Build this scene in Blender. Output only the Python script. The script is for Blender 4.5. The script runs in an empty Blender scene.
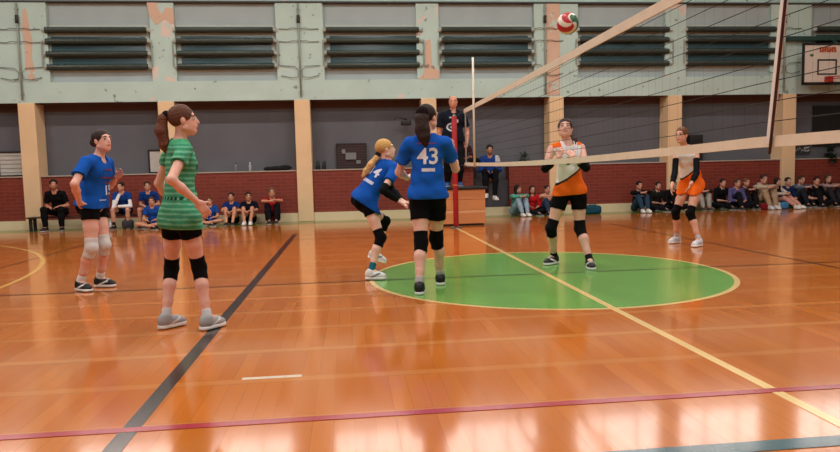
import bpy, bmesh, math, random
import numpy as np
from mathutils import Vector, Matrix
from mathutils.bvhtree import BVHTree
random.seed(7); np.random.seed(7)
COL = bpy.context.scene.collection
PI = math.pi

# ------------------------------------------------------------------ helpers
def s2l(c):
    if isinstance(c, str):
        c = [int(c[i:i+2], 16)/255 for i in (0, 2, 4)]
    return tuple((v/12.92 if v <= .04045 else ((v+.055)/1.055)**2.4) for v in c)

class NB:
    def __init__(s, name):
        s.m = bpy.data.materials.new(name); s.m.use_nodes = True
        s.t = s.m.node_tree; s.b = s.t.nodes['Principled BSDF']
    def n(s, typ, **kw):
        x = s.t.nodes.new(typ)
        for k, v in kw.items():
            if k[0] == '_': x.inputs[int(k[1:])].default_value = v
            else: setattr(x, k, v)
        return x
    def l(s, a, b, ai=0, bi=0):
        s.t.links.new(a.outputs[ai] if hasattr(a, 'outputs') else a, b.inputs[bi] if hasattr(b, 'outputs') else b)
    def math(s, op, a, b=None, c=None):
        x = s.t.nodes.new('ShaderNodeMath'); x.operation = op
        for i, v in enumerate((a, b, c)):
            if v is None: continue
            if isinstance(v, (int, float)): x.inputs[i].default_value = v
            else: s.t.links.new(v, x.inputs[i])
        return x.outputs[0]
    def mix(s, f, a, b):
        x = s.t.nodes.new('ShaderNodeMix'); x.data_type = 'RGBA'
        for k, v in ((0, f), (6, a), (7, b)):
            if isinstance(v, (int, float)): x.inputs[k].default_value = v
            elif isinstance(v, tuple): x.inputs[k].default_value = (*v[:3], 1)
            else: s.t.links.new(v, x.inputs[k])
        return x.outputs[2]
    def pos(s):
        g = s.n('ShaderNodeNewGeometry'); sp = s.n('ShaderNodeSeparateXYZ'); s.l(g, sp)
        return g.outputs[0], sp.outputs[0], sp.outputs[1], sp.outputs[2]

MC = {}
def mat(name, col, rough=.6, noise=0.12, scale=8, metal=0, bump=0, spec=.5, emit=None):
    if name in MC: return MC[name]
    nb = NB(name); b = nb.b; c = s2l(col)
    if noise:
        tc = nb.n('ShaderNodeTexCoord'); nz = nb.n('ShaderNodeTexNoise'); nz.inputs['Scale'].default_value = scale
        nz.inputs['Detail'].default_value = 3
        nb.t.links.new(tc.outputs['Object'], nz.inputs['Vector'])
        o = nb.mix(nz.outputs[0], tuple(v*(1-noise) for v in c), tuple(min(1, v*(1+noise)) for v in c))
        nb.t.links.new(o, b.inputs['Base Color'])
        if bump:
            bp = nb.n('ShaderNodeBump'); bp.inputs['Strength'].default_value = bump; bp.inputs['Distance'].default_value = .01
            nb.t.links.new(nz.outputs[0], bp.inputs['Height']); nb.l(bp, b.inputs['Normal'])
    else:
        b.inputs['Base Color'].default_value = (*c, 1)
    b.inputs['Roughness'].default_value = rough; b.inputs['Metallic'].default_value = metal
    b.inputs['Specular IOR Level'].default_value = spec
    if emit:
        b.inputs['Emission Color'].default_value = (*s2l(col), 1); b.inputs['Emission Strength'].default_value = emit
    MC[name] = nb.m; return nb.m

def attr_mat(name, rough, spec=.5, weave=0, sheen=0):
    nb = NB(name); a = nb.n('ShaderNodeAttribute'); a.attribute_name = 'Col'
    nb.t.links.new(a.outputs['Color'], nb.b.inputs['Base Color'])
    nb.b.inputs['Roughness'].default_value = rough; nb.b.inputs['Specular IOR Level'].default_value = spec
    if weave:
        tc = nb.n('ShaderNodeTexCoord'); nz = nb.n('ShaderNodeTexNoise'); nz.inputs['Scale'].default_value = weave
        nb.t.links.new(tc.outputs['Object'], nz.inputs['Vector'])
        bp = nb.n('ShaderNodeBump'); bp.inputs['Strength'].default_value = .5; bp.inputs['Distance'].default_value = .02
        nb.t.links.new(nz.outputs[0], bp.inputs['Height']); nb.l(bp, nb.b.inputs['Normal'])
    MC[name] = nb.m; return nb.m
M_SKIN = attr_mat('skin', .5, .4)
M_CLOTH = attr_mat('cloth', .9, .12, weave=9)
M_HAIR = attr_mat('hair', .62, .25, weave=60)
M_SHOE = attr_mat('shoe_material', .5, .4)

def obj(name, verts, faces, m, parent=None, smooth=False, origin=None):
    me = bpy.data.meshes.new(name)
    if origin is not None: verts = [(v[0]-origin[0], v[1]-origin[1], v[2]-origin[2]) for v in verts]
    me.from_pydata([tuple(map(float, v)) for v in verts], [], faces); me.update()
    if smooth: me.polygons.foreach_set('use_smooth', [True]*len(me.polygons))
    o = bpy.data.objects.new(name, me); COL.objects.link(o)
    if m: me.materials.append(m)
    if parent: o.parent = parent
    return o

class MB:                                     # mesh collector, world coordinates
    def __init__(s): s.v = []; s.f = []
    def box(s, x0, x1, y0, y1, z0, z1):
        n = len(s.v)
        s.v += [(x, y, z) for z in (z0, z1) for y in (y0, y1) for x in (x0, x1)]
        s.f += [tuple(n+i for i in q) for q in ((0,2,3,1),(4,5,7,6),(0,1,5,4),(2,6,7,3),(0,4,6,2),(1,3,7,5))]
        return s
    def bevbox(s, x0, x1, y0, y1, z0, z1, r=.01):
        bm = bmesh.new(); bmesh.ops.create_cube(bm, size=1)
        for v in bm.verts:
            v.co = Vector(((x0+x1)/2+v.co.x*(x1-x0), (y0+y1)/2+v.co.y*(y1-y0), (z0+z1)/2+v.co.z*(z1-z0)))
        bmesh.ops.bevel(bm, geom=bm.edges[:], offset=r, segments=2, affect='EDGES', profile=.5)
        s.add(bm); return s
    def add(s, bm):
        n = len(s.v); bm.verts.index_update()
        s.v += [tuple(v.co) for v in bm.verts]; s.f += [tuple(n+v.index for v in f.verts) for f in bm.faces]; bm.free()
    def tube(s, pts, r, seg=8, caps=True):
        pts = [Vector(p) for p in pts]; n0 = len(s.v); N = len(pts)
        rs = r if isinstance(r, (list, tuple)) else [r]*N
        up = None
        for i, p in enumerate(pts):
            d = (pts[min(i+1, N-1)]-pts[max(i-1, 0)]).normalized()
            a = Vector((0, 0, 1)) if abs(d.z) < .9 else Vector((1, 0, 0))
            u = d.cross(a).normalized(); w = d.cross(u)
            for k in range(seg):
                t = 2*PI*k/seg; s.v.append(tuple(p+(u*math.cos(t)+w*math.sin(t))*rs[i]))
        for i in range(N-1):
            for k in range(seg):
                a = n0+i*seg+k; b = n0+i*seg+(k+1) % seg
                s.f.append((a, b, b+seg, a+seg))
        if caps:
            s.f.append(tuple(n0+k for k in range(seg))[::-1]); s.f.append(tuple(n0+(N-1)*seg+k for k in range(seg)))
        return s
    def ell(s, c, r, seg=12, rings=8):
        n0 = len(s.v)
        for i in range(rings+1):
            ph = PI*i/rings
            for k in range(seg):
                t = 2*PI*k/seg
                s.v.append((c[0]+r[0]*math.sin(ph)*math.cos(t), c[1]+r[1]*math.sin(ph)*math.sin(t), c[2]+r[2]*math.cos(ph)))
        for i in range(rings):
            for k in range(seg):
                a = n0+i*seg+k; b = n0+i*seg+(k+1) % seg
                s.f.append((a, a+seg, b+seg, b))
        return s
    def build(s, name, m, parent=None, smooth=False, origin=None):
        return obj(name, s.v, s.f, m, parent, smooth, origin)

def tag(o, label=None, cat=None, group=None, kind=None):
    if label: o['label'] = label
    if cat: o['category'] = cat
    if group: o['group'] = group
    if kind: o['kind'] = kind
    return o
def empty(name, loc):
    o = bpy.data.objects.new(name, None); o.location = loc; COL.objects.link(o); o.empty_display_size = .1; return o
def struct(o): o['kind'] = 'structure'; return o

# ------------------------------------------------------------------ camera (pose solved from the court's real dimensions)
cd = bpy.data.cameras.new('camera'); cam = bpy.data.objects.new('camera', cd); COL.objects.link(cam)
Fw = Vector((0.10512265, 0.99105834, -0.08217412)); Rt = Vector((0.99394633, -0.10736276, -0.02332237)); Up = Vector((0.03193627, 0.07922496, 0.99634506))
mw = Matrix((Rt, Up, -Fw)).transposed().to_4x4(); mw.translation = Vector((-2.01915, -6.75187, 1.09993)); cam.matrix_world = mw
cd.sensor_width = 36; cd.lens = 670.638/840*36; cd.clip_start = .05; cd.clip_end = 200
bpy.context.scene.camera = cam

# ------------------------------------------------------------------ room materials
def floor_mat():
    nb = NB('wood_floor'); P, X, Y, Z = nb.pos()
    W = .092
    px = nb.math('DIVIDE', X, W); ix = nb.math('FLOOR', px); fx = nb.math('FRACT', px)
    py = nb.math('DIVIDE', nb.math('ADD', Y, 3.73+60.5), .605); iy = nb.math('FLOOR', py); fy = nb.math('FRACT', py)
    strip = nb.math('GREATER_THAN', fy, .87)
    cv = nb.n('ShaderNodeCombineXYZ'); nb.t.links.new(nb.math('MULTIPLY', ix, nb.math('SUBTRACT', 1, strip)), cv.inputs[0]); nb.t.links.new(iy, cv.inputs[1]); nb.t.links.new(strip, cv.inputs[2])
    wn = nb.n('ShaderNodeTexWhiteNoise'); wn.noise_dimensions = '3D'; nb.l(cv, wn)
    rnd = wn.outputs[0]
    # big worn patches
    n1 = nb.n('ShaderNodeTexNoise'); n1.inputs['Scale'].default_value = .55; n1.inputs['Detail'].default_value = 3; nb.t.links.new(P, n1.inputs['Vector'])
    mp = nb.n('ShaderNodeMapping'); mp.inputs['Scale'].default_value = (30, 2.2, 1); nb.t.links.new(P, mp.inputs['Vector'])
    gr = nb.n('ShaderNodeTexNoise'); gr.inputs['Scale'].default_value = 1; gr.inputs['Detail'].default_value = 4; nb.l(mp, gr)
    base = nb.mix(rnd, s2l('ba6422'), s2l('c8742e'))
    big = nb.n('ShaderNodeMapRange'); nb.t.links.new(n1.outputs[0], big.inputs[0]); big.inputs[1].default_value = .35; big.inputs[2].default_value = .65
    base = nb.mix(nb.math('MULTIPLY', big.outputs[0], .45), base, s2l('c26a1c'))
    base = nb.mix(nb.math('MULTIPLY', gr.outputs[0], .22), base, s2l('96521e'))
    base = nb.mix(nb.math('MULTIPLY', strip, .24), base, s2l('dba060'))
    # plank gaps
    g1 = nb.math('MULTIPLY', nb.math('LESS_THAN', fx, .035), nb.math('SUBTRACT', 1, strip))
    g2 = nb.math('MULTIPLY', nb.math('LESS_THAN', nb.math('ABSOLUTE', nb.math('SUBTRACT', fy, .87)), .008), 1)
    g3 = nb.math('LESS_THAN', fy, .008)
    gs = nb.math('MULTIPLY', nb.math('MAXIMUM', nb.math('MAXIMUM', g2, g3), g1), nb.math('MULTIPLY_ADD', rnd, .42, -.05))
    base = nb.mix(gs, base, s2l('3a1a0a'))
    nb.t.links.new(base, nb.b.inputs['Base Color'])
    nb.t.links.new(nb.math('MULTIPLY_ADD', gr.outputs[0], .10, .09), nb.b.inputs['Roughness'])
    nb.b.inputs['Specular IOR Level'].default_value = .5
    nb.b.inputs['Coat Weight'].default_value = .25; nb.b.inputs['Coat Roughness'].default_value = .07
    bp = nb.n('ShaderNodeBump'); bp.inputs['Strength'].default_value = .25; bp.inputs['Distance'].default_value = .004
    nb.t.links.new(nb.math('ADD', nb.math('MULTIPLY', gs, -1), nb.math('MULTIPLY', gr.outputs[0], .25)), bp.inputs['Height']); nb.l(bp, nb.b.inputs['Normal'])
    return nb.m
def paint_mat(name, col, worn=.2):
    nb = NB(name); P, X, Y, Z = nb.pos()
    n1 = nb.n('ShaderNodeTexNoise'); n1.inputs['Scale'].default_value = 2.5; n1.inputs['Detail'].default_value = 6; nb.t.links.new(P, n1.inputs['Vector'])
    c = s2l(col)
    fx = nb.math('LESS_THAN', nb.math('FRACT', nb.math('DIVIDE', X, .092)), .04)
    b = nb.mix(n1.outputs[0], tuple(v*(1-worn) for v in c), tuple(min(1, v*(1+worn)) for v in c))
    b = nb.mix(nb.math('MULTIPLY', fx, .35), b, tuple(v*.35 for v in c))
    nb.t.links.new(b, nb.b.inputs['Base Color']); nb.b.inputs['Roughness'].default_value = .22
    nb.b.inputs['Coat Weight'].default_value = .3; nb.b.inputs['Coat Roughness'].default_value = .12
    MC[name] = nb.m; return nb.m
def plaster(name, col, patch=None, thr=.62, sc=1.3, rough=.9):
    nb = NB(name); P, X, Y, Z = nb.pos(); c = s2l(col)
    n1 = nb.n('ShaderNodeTexNoise'); n1.inputs['Scale'].default_value = 1.7; n1.inputs['Detail'].default_value = 5; nb.t.links.new(P, n1.inputs['Vector'])
    b = nb.mix(n1.outputs[0], tuple(v*.85 for v in c), tuple(min(1, v*1.12) for v in c))
    if patch:
        n2 = nb.n('ShaderNodeTexNoise'); n2.inputs['Scale'].default_value = sc; n2.inputs['Detail'].default_value = 6; n2.inputs['Roughness'].default_value = .6
        nb.t.links.new(P, n2.inputs['Vector'])
        mr = nb.n('ShaderNodeMapRange'); nb.t.links.new(n2.outputs[0], mr.inputs[0]); mr.inputs[1].default_value = thr; mr.inputs[2].default_value = thr+.012
        b = nb.mix(mr.outputs[0], b, s2l(patch))
        n3 = nb.n('ShaderNodeTexNoise'); n3.inputs['Scale'].default_value = 7; n3.inputs['Detail'].default_value = 8; nb.t.links.new(P, n3.inputs['Vector'])
        m3 = nb.n('ShaderNodeMapRange'); nb.t.links.new(n3.outputs[0], m3.inputs[0]); m3.inputs[1].default_value = .66; m3.inputs[2].default_value = .7; m3.inputs[4].default_value = .6
        b = nb.mix(m3.outputs[0], b, s2l('4a4a42'))
    nb.t.links.new(b, nb.b.inputs['Base Color']); nb.b.inputs['Roughness'].default_value = rough; nb.b.inputs['Specular IOR Level'].default_value = .2
    bp = nb.n('ShaderNodeBump'); bp.inputs['Strength'].default_value = .3; bp.inputs['Distance'].default_value = .01
    nb.t.links.new(n1.outputs[0], bp.inputs['Height']); nb.l(bp, nb.b.inputs['Normal'])
    MC[name] = nb.m; return nb.m
def brick_mat():
    nb = NB('red_brick'); P, X, Y, Z = nb.pos()
    cv = nb.n('ShaderNodeCombineXYZ'); nb.t.links.new(nb.math('ADD', X, Y), cv.inputs[0]); nb.t.links.new(Z, cv.inputs[1])
    br = nb.n('ShaderNodeTexBrick'); nb.l(cv, br)
    br.inputs['Scale'].default_value = 1; br.inputs['Brick Width'].default_value = .26; br.inputs['Row Height'].default_value = .078
    br.inputs['Mortar Size'].default_value = .007; br.inputs['Color1'].default_value = (*s2l('803022'), 1); br.inputs['Color2'].default_value = (*s2l('74291d'), 1)
    br.inputs['Mortar'].default_value = (*s2l('8a4030'), 1)
    nb.l(br, nb.b.inputs['Base Color']); nb.b.inputs['Roughness'].default_value = .6
    bp = nb.n('ShaderNodeBump'); bp.inputs['Strength'].default_value = .4; bp.inputs['Distance'].default_value = .006; bp.invert = True
    nb.t.links.new(br.outputs['Fac'], bp.inputs['Height']); nb.l(bp, nb.b.inputs['Normal'])
    return nb.m
M_FLOOR = floor_mat(); M_BRICK = brick_mat()
M_CREAM = plaster('cream_paint', 'e8c8a0'); M_BASE = plaster('cream_base', 'e2d0ac')
M_GREY = plaster('grey_plaster', '66686f'); M_UP = plaster('pale_green_plaster', 'bcd3cc', 'dccbc0', .66, 1.1)
M_UPN = plaster('pale_green_peeling', 'bcd3cc', 'dccbc0', .58, 1.4); M_PINK = plaster('pink_bare_plaster', 'd6b6a0', 'bcd3cc', .60, 2.0)
M_BAY = plaster('bay_plaster', 'aab8ba'); M_SOF_SHADE = plaster('brown_soffit_and_shade', '604a44')
M_CEIL = plaster('ceiling_paint', '8f8b82'); M_SIDE = plaster('side_wall_paint', '7f7d70')

# ------------------------------------------------------------------ setting
XL, XR, YB, YF = -12.6, 14.6, 8.82, -9.6; CZ = 7.0
fl = struct(MB().box(XL, XR, YF, 9.3, -.12, 0).build('floor', M_FLOOR))
def strip(x0, x1, y0, y1, col, name='court_line', z=.0012):
    m = MC.get('paint_'+col) or paint_mat('paint_'+col, col)
    return MB().box(x0, x1, y0, y1, .0001, z).build(name, m, fl)
def ring(cx, cy, r0, r1, col, a0=0, a1=2*PI, name='court_line', z=.0016, n=128):
    m = MC.get('paint_'+col) or paint_mat('paint_'+col, col)
    v = []; f = []
    for i in range(n+1):
        a = a0+(a1-a0)*i/n
        v += [(cx+r0*math.cos(a), cy+r0*math.sin(a), z), (cx+r1*math.cos(a), cy+r1*math.sin(a), z)]
    for i in range(n): f.append((2*i, 2*i+1, 2*i+3, 2*i+2))
    return obj(name, v, f, m, fl)
ring(0, 0, 0.0005, 1.79, '66a244', name='centre_circle', z=.0010)
ring(0, 0, 1.785, 1.835, 'e2c07e')
strip(-.028, .028, -8.0, 6.2, 'e2c07e', z=.0022)
strip(-3.04, -2.96, -8, 5.6, '241615', z=.0018); strip(2.96, 3.0, -8, 5.6, '3a1d14', z=.0018)
strip(-11, 12, -.02, .012, '252b25', z=.0020)
strip(-11, 12, 4.58, 4.62, '4a2413'); strip(-11, 12, 5.35, 5.38, '5a2a12'); 
strip(-11, 12, -3.81, -3.755, 'a3283a', z=.0026); strip(-11, 12, -4.42, -4.33, '2b5560', z=.0026)
strip(-6.42, -6.385, -8, 5.3, '452418')
ring(-12.62, 0, 7.0, 7.06, 'd9a552', -1.2, 1.2)
strip(-2.62, -2.3, -3.14, -3.10, 'd8c8b4', name='worn_tape')
strip(XL, XR, 8.06, 8.82, '5c7a34', name='border_strip', z=.0014)

COLX = [-11.85, -8.9, -5.97, -2.99, -.10, 2.93, 5.86, 8.80, 11.75]
WIDE = [False, True, False, True, False, True, False, True, False]
# recessed lower wall, soffit and upper wall
wb = struct(MB().box(XL, XR, 9.24, 9.4, 0, 2.9).build('wall_back', M_GREY))
struct(MB().box(XL, XR, 8.83, 9.3, 2.755, 2.86).box(XL, XR, 9.225, 9.24, 2.60, 2.755).build('trim_1', M_SOF_SHADE))  # soffit, plus a thin brown band painting its shade onto the wall top
up = struct(MB().box(XL, XR, 8.90, 9.3, 2.86, 4.98).build('wall_upper', M_BAY))
pn = 20
struct(MB().box(XL, XR, 8.80, 8.90, 2.76, 3.20).build('trim_18', M_UP))
MB().box(XL, XR, 8.775, 8.90, 4.905, 4.935).build('trim_19', mat('cornice_dark', '3a3c3a')).__setitem__('kind', 'structure')
wd = [.62, .54]
for x, w in zip(COLX, WIDE):
    if w: a, b = x-.52, x+.53
    else: a, b = x-.25, x+.27
    m = M_UPN if not w else M_UP
    pil = struct(MB().box(a, b, 8.80, 8.90, 3.20, 4.90).build('trim_%d' % pn, m)); pn += 1
    if abs(x-2.88) < .1: MB().box(2.70, 3.02, 8.788, 8.80, 2.80, 4.90).build('bare_plaster', M_PINK, pil)
# peeled patches with an outline of their own at the tops of narrow pilasters
def patch(pts, z, name='bare_plaster', y=8.79):
    n = len(pts); v = [(p[0], y, p[1]) for p in pts]+[(p[0], y+.012, p[1]) for p in pts]
    f = [tuple(range(n))[::-1], tuple(range(n, 2*n))]+[(i, (i+1) % n, (i+1) % n+n, i+n) for i in range(n)]
    obj(name, v, f, M_PINK, up)
patch([(-8.84, 4.72), (-8.87, 4.3), (-8.84, 4.0), (-8.86, 3.5), (-8.80, 3.26), (-8.71, 3.24), (-8.66, 3.42), (-8.72, 3.7), (-8.68, 4.1), (-8.73, 4.4), (-8.75, 4.66), (-8.79, 4.78)], 0)
patch([(-6.26, 4.9), (-6.22, 4.62), (-6.08, 4.42), (-5.98, 4.50), (-5.88, 4.56), (-5.78, 4.44), (-5.70, 4.48), (-5.70, 4.78), (-5.85, 4.8), (-5.95, 4.66), (-6.02, 4.74), (-6.05, 4.9)], 0)
patch([(-.22, 3.3), (-.16, 3.5), (-.14, 4.05), (-.03, 4.1), (0, 3.5), (.16, 3.38), (.17, 3.2), (-.34, 3.2)], 0)
# brick wainscot with niche
BT = 1.155
bw = struct(MB().box(XL, .93, 8.86, 9.24, 0, BT).build('wall_wainscot', M_BRICK))
MB().box(1.79, XR, 8.86, 9.24, 0, BT).build('brick_panel', M_BRICK, bw)
MB().box(XL, .95, 8.84, 9.24, BT, BT+.025).box(1.77, XR, 8.84, 9.24, BT, BT+.025).build('ledge', plaster('ledge_stone', 'b7a79a'), bw)
MB().box(.93, 1.79, 9.0, 9.24, 0, .84).build('seat_block', plaster('niche_plaster', '55535a'), bw)
struct(MB().box(XL, XR, 8.835, 8.862, 0, .20).build('baseboard_back', M_BASE))
k = 2
for x in COLX:
    c = MB().bevbox(x-.175, x+.175, 8.78, 9.24, 0, 2.76, .012).build('trim_%d' % k, M_CREAM); struct(c); k += 1
# other walls, ceiling (out of frame, they close the room)
struct(MB().box(XL-.2, XL, YF, 9.4, 0, CZ).build('wall_left', M_SIDE)); struct(MB().box(XR, XR+.2, YF, 9.4, 0, CZ).build('wall_right', M_SIDE))
struct(MB().box(XL, XR, YF-.2, YF, 0, CZ).build('wall_front', M_SIDE)); struct(MB().box(XL-.2, XR+.2, YF-.2, 9.6, CZ, CZ+.2).build('ceiling', M_CEIL))

# windows in the upper wall bays, with heating pipes in front
BAYS = [(-11.4, -9.6), (-8.43, -6.25), (-5.70, -3.52), (-2.42, -.24), (.20, 2.38), (3.46, 5.74), (6.12, 8.42), (9.42, 11.5)]
M_GLASS = mat('dark_blue_glass', '36565f', .2, noise=.3, scale=2)
M_SASH = mat('white_sash', 'b8c0b8', .6)
M_PIPE = mat('finned_pipe', '3f4a44', .45, noise=.3, scale=14, metal=.3)
M_THIN = mat('thin_pipe', '929c94', .5)
M_DAY = mat('clerestory_glass', 'fff2ea', .3, noise=0, emit=4.5)
up2 = struct(MB().box(XL, XR, 9.02, 9.3, 4.96, 5.16).box(XL, XR, 9.0, 9.3, 6.35, CZ).build('wall_header', M_UP))
for x, w in zip(COLX, WIDE):
    MB().box(x-.5 if w else x-.27, x+.5 if w else x+.27, 8.9, 9.3, 5.16, 6.35).build('pier', M_UP, up2)
wi = 1
for bi, (a, b) in enumerate(BAYS):
    w = struct(MB().box(a+.02, b-.02, 8.885, 8.90, 3.42, 4.44).build('window_%d' % wi, M_SASH)); wi += 1
    for z0, z1 in ((3.46, 3.74), (3.78, 4.06), (4.10, 4.19)): MB().box(a+.10, b-.10, 8.876, 8.884, z0, z1).build('pane', M_GLASS, w)
    w2 = struct(MB().box(a-.15, b+.15, 9.06, 9.1, 5.16, 6.35).build('window_%d' % wi, M_DAY)); wi += 1
    fr = MB()
    for i in range(4):
        xx = a-.15+(b-a+.3)*i/3; fr.box(xx-.025, xx+.025, 9.02, 9.06, 5.16, 6.35)
    fr.box(a-.15, b+.15, 9.02, 9.06, 5.62, 5.67).build('window_frame', M_SASH, w2)

def pipe_heater(a, b, where):
    root = empty('pipe_heater', ((a+b)/2, 8.8, 3.4))
    o = Vector(root.location)
    tag(root, where, 'heater', 'finned pipe heaters along the upper wall')
    zs = (4.31, 4.07, 3.80, 3.52)
    for i, z in enumerate(zs):
        m = MB(); n = int((b-a-.04)/.05); x0 = a+.03
        pts = []; rs = []
        for j in range(n):
            xx = x0+j*.05
            pts += [(xx, 8.79, z), (xx+.008, 8.79, z), (xx+.010, 8.79, z), (xx+.048, 8.79, z)]; rs += [.072, .072, .060, .060]
        m.tube(pts, rs, 10).build('heating_pipe', M_PIPE, root, origin=o)
        for e, s in ((a+.02, -1), (b-.02, 1)):
            MB().tube([(e, 8.79, z), (e+s*.05, 8.76, z)], .045, 8).build('pipe_flange', M_SASH, root, origin=o)
    for x, s in ((a, -1), (b, 1)):
        MB().tube([(x+s*.05, 8.77, zs[1]), (x+s*.05, 8.77, zs[3])], .018, 6).build('header_pipe', M_THIN, root, origin=o)
wh = ['at the far left edge, mostly out of frame', 'above the left player in blue', 'above the girl in the green shirt', 'above the blonde player and the barred opening',
      'above the referee', 'beside the ball, behind the net', 'between ball and basketball board', 'behind the basketball board']
for (a, b), w in zip(BAYS, wh):
    if a < -11: continue
    pipe_heater(a, b, 'dark four-row finned heating pipes under the windows, '+w)
# risers and connecting loops on the wide pilasters
for x, lab in ((-8.95, 'left'), (-3.0, 'middle'), (2.66, 'ball'), (8.62, 'right')):
    root = empty('heating_riser', (x, 8.76, 2.86)); o = Vector(root.location)
    YY = 8.755
    tag(root, {'left': 'thin grey vertical pipe with side loops at the left edge of the upper wall', 'middle': 'thin grey vertical pipe with side loops above the pillar left of the blonde girl',
               'ball': 'thin grey vertical pipe with side loops just left of the flying ball', 'right': 'thin grey vertical pipe left of the basketball board'}[lab], 'pipe')
    MB().tube([(x, YY, 2.82), (x, YY, 4.88)], .020, 8).build('riser', M_THIN, root, True, o)
    MB().tube([(x, YY, 4.45), (x, YY, 4.62)], .038, 8).build('valve', mat('dark_valve', '33352f', .6), root, True, o)
    for z in (2.95, 4.75): MB().box(x-.03, x+.03, YY-.022, 8.80, z-.012, z+.012).build('pipe_clamp', M_THIN, root, origin=o)
    RU = mat('rusty_thin_pipe', '66675c', .7)
    for s in (-1, 1):
        e = x+s*.44
        for z in (4.33, 4.05): MB().tube([(x, YY, z), (x+s*.15, 8.75, z+.015), (x+s*.25, 8.77, z-.01), (e, 8.78, z)], .008, 6).build('side_loop', RU, root, True, o)
        MB().tube([(e, 8.78, 3.52), (x+s*.12, YY, 3.50), (x+s*.03, YY, 3.40), (x+s*.05, YY, 3.27), (x+s*.2, YY, 3.25), (e-.02*s, 8.78, 3.30)], .008, 6).build('side_loop', RU, root, True, o)

# ------------------------------------------------------------------ things on the back wall
def frame_board(name, label, cat, x0, x1, z0, z1, inner, edge, y=9.17, lines=None):
    root = empty(name, ((x0+x1)/2, y, z0)); o = Vector(root.location); tag(root, label, cat)
    t = .035
    MB().box(x0, x1, y, y+.04, z0, z0+t).box(x0, x1, y, y+.04, z1-t, z1).box(x0, x0+t, y, y+.04, z0+t, z1-t).box(x1-t, x1, y, y+.04, z0+t, z1-t).build('frame', edge, root, origin=o)
    MB().box(x0+t, x1-t, y+.015, y+.035, z0+t, z1-t).build('panel', inner, root, origin=o)
    if lines:
        for i in range(1, lines+1):
            z = z0+(z1-z0)*i/(lines+1); MB().box(x0+t, x1-t, y+.006, y+.015, z-.008, z+.008).build('rail', mat('maroon_rail', '4a3034') if lines > 8 else mat('pale_rail', '9a9a96'), root, origin=o)
    return root
M_BLK = mat('black_frame', '1c1a1c', .5); M_WH = mat('white_board', 'c9c6c2', .5)
frame_board('wall_board', 'white ruled board in a dark frame at the far left, on the brick ledge', 'board', -9.75, -9.11, BT+.025, 1.74, M_WH, M_BLK, lines=5)
frame_board('wall_board', 'white board in a dark frame, half hidden behind the green shirt girl', 'board', -6.52, -6.17, BT+.025, 1.72, M_WH, M_BLK)
dw = frame_board('wall_grille', 'dark barred square opening in the grey wall left of the blonde player', 'window', -2.27, -1.55, BT+.025, 1.78, mat('dark_maroon', '2b1d22'), mat('grille_frame', '241c20'), lines=9)
o = Vector(dw.location)
MB().box(-2.05, -1.80, 9.14, 9.155, 1.40, 1.56).build('pale_poster', mat('poster_grey', '77787c'), dw, origin=o)
MB().box(-2.13, -2.051, 9.14, 9.155, 1.54, 1.64).build('pale_poster', MC['poster_grey'], dw, origin=o); MB().box(-1.80, -1.70, 9.14, 9.155, 1.30, 1.38).build('pale_poster', MC['poster_grey'], dw, origin=o)
bwd = frame_board('dark_board', 'large black board on the grey wall beside the right pillar', 'board', 9.72, 10.9, 1.5, 2.5, mat('very_dark', '141216'), M_BLK)
db = MB().bevbox(6.36, 6.70, 9.0, 9.2, BT+.026, 1.82, .02).build('loudspeaker_box', mat('speaker_black', '19171a', .7), origin=(6.5, 9.1, BT+.026)); db.location = (6.5, 9.1, BT+.026)
tag(db, 'black upright box on the ledge behind the head of the right player in orange', 'speaker')
g = MB()
for i in range(5): g.box(6.40, 6.66, 8.992, 9.0, 1.26+i*.1, 1.30+i*.1)
g.build('front_grille', mat('grille_dark', '0d0c0e', .6), db, origin=(6.5, 9.1, BT+.026))
for x, lab in ((-2.69, 'left one of two small black posts standing on the ledge beside the pillar'), (-2.55, 'right one of two small black posts standing on the ledge, nearer the barred opening')):
    p = MB().tube([(0, 0, 0), (0, 0, .015), (0, 0, .16), (0, 0, .20)], [.045, .05, .04, .02], 12).build('ledge_post', M_BLK, None, True); p.location = (x, 9.0, BT+.025); tag(p, lab, 'post', 'posts on the ledge')
lamp = empty('wall_lamp', (-.62, 9.2, 2.25)); tag(lamp, 'small black wall lamp high on the grey wall left of the number 43 player', 'lamp'); o = Vector(lamp.location)
MB().tube([(-.62, 9.24, 2.32), (-.62, 9.0, 2.32), (-.62, 8.98, 2.28)], .015, 6).build('bracket', M_BLK, lamp, True, o)
MB().bevbox(-.74, -.50, 8.90, 9.06, 2.16, 2.28, .03).build('lamp_head', M_BLK, lamp, origin=o)
MB().tube([(-.62, 9.0, 2.30), (-.82, 9.0, 2.36), (-.90, 9.0, 2.30)], .01, 5).build('cable', M_BLK, lamp, True, o)
def bottle(x, lab, col, cap):
    b = MB().tube([(0, 0, 0), (0, 0, .01), (0, 0, .14), (0, 0, .17), (0, 0, .175)], [.028, .032, .032, .014, .013], 12).build('bottle', mat('bottle_'+col, col, .25), None, True)
    b.location = (x, 9.0, BT+.025); tag(b, lab, 'bottle'); MB().tube([(0, 0, .175), (0, 0, .20)], .016, 10).build('cap', mat('cap_'+cap, cap, .4), b, True)
bottle(-4.55, 'small dark capped bottle on the brick ledge right of the green shirt girl', '75757c', '26262c')
bottle(-4.23, 'small clear bottle with white cap on the brick ledge', 'a0a3a8', 'f0f0f0')
jk = MB().ell((0, 0, .05), (.2, .09, .055), 16, 8).ell((.19, .02, .06), (.17, .08, .062), 16, 8).ell((-.17, .0, .045), (.12, .08, .05)).build('folded_jacket', mat('black_cloth', '101014', .95, bump=.6), None, True)
jk.location = (-3.64, 8.98, BT+.025); tag(jk, 'crumpled black jacket lying on the brick ledge left of the pillar', 'jacket')
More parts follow.
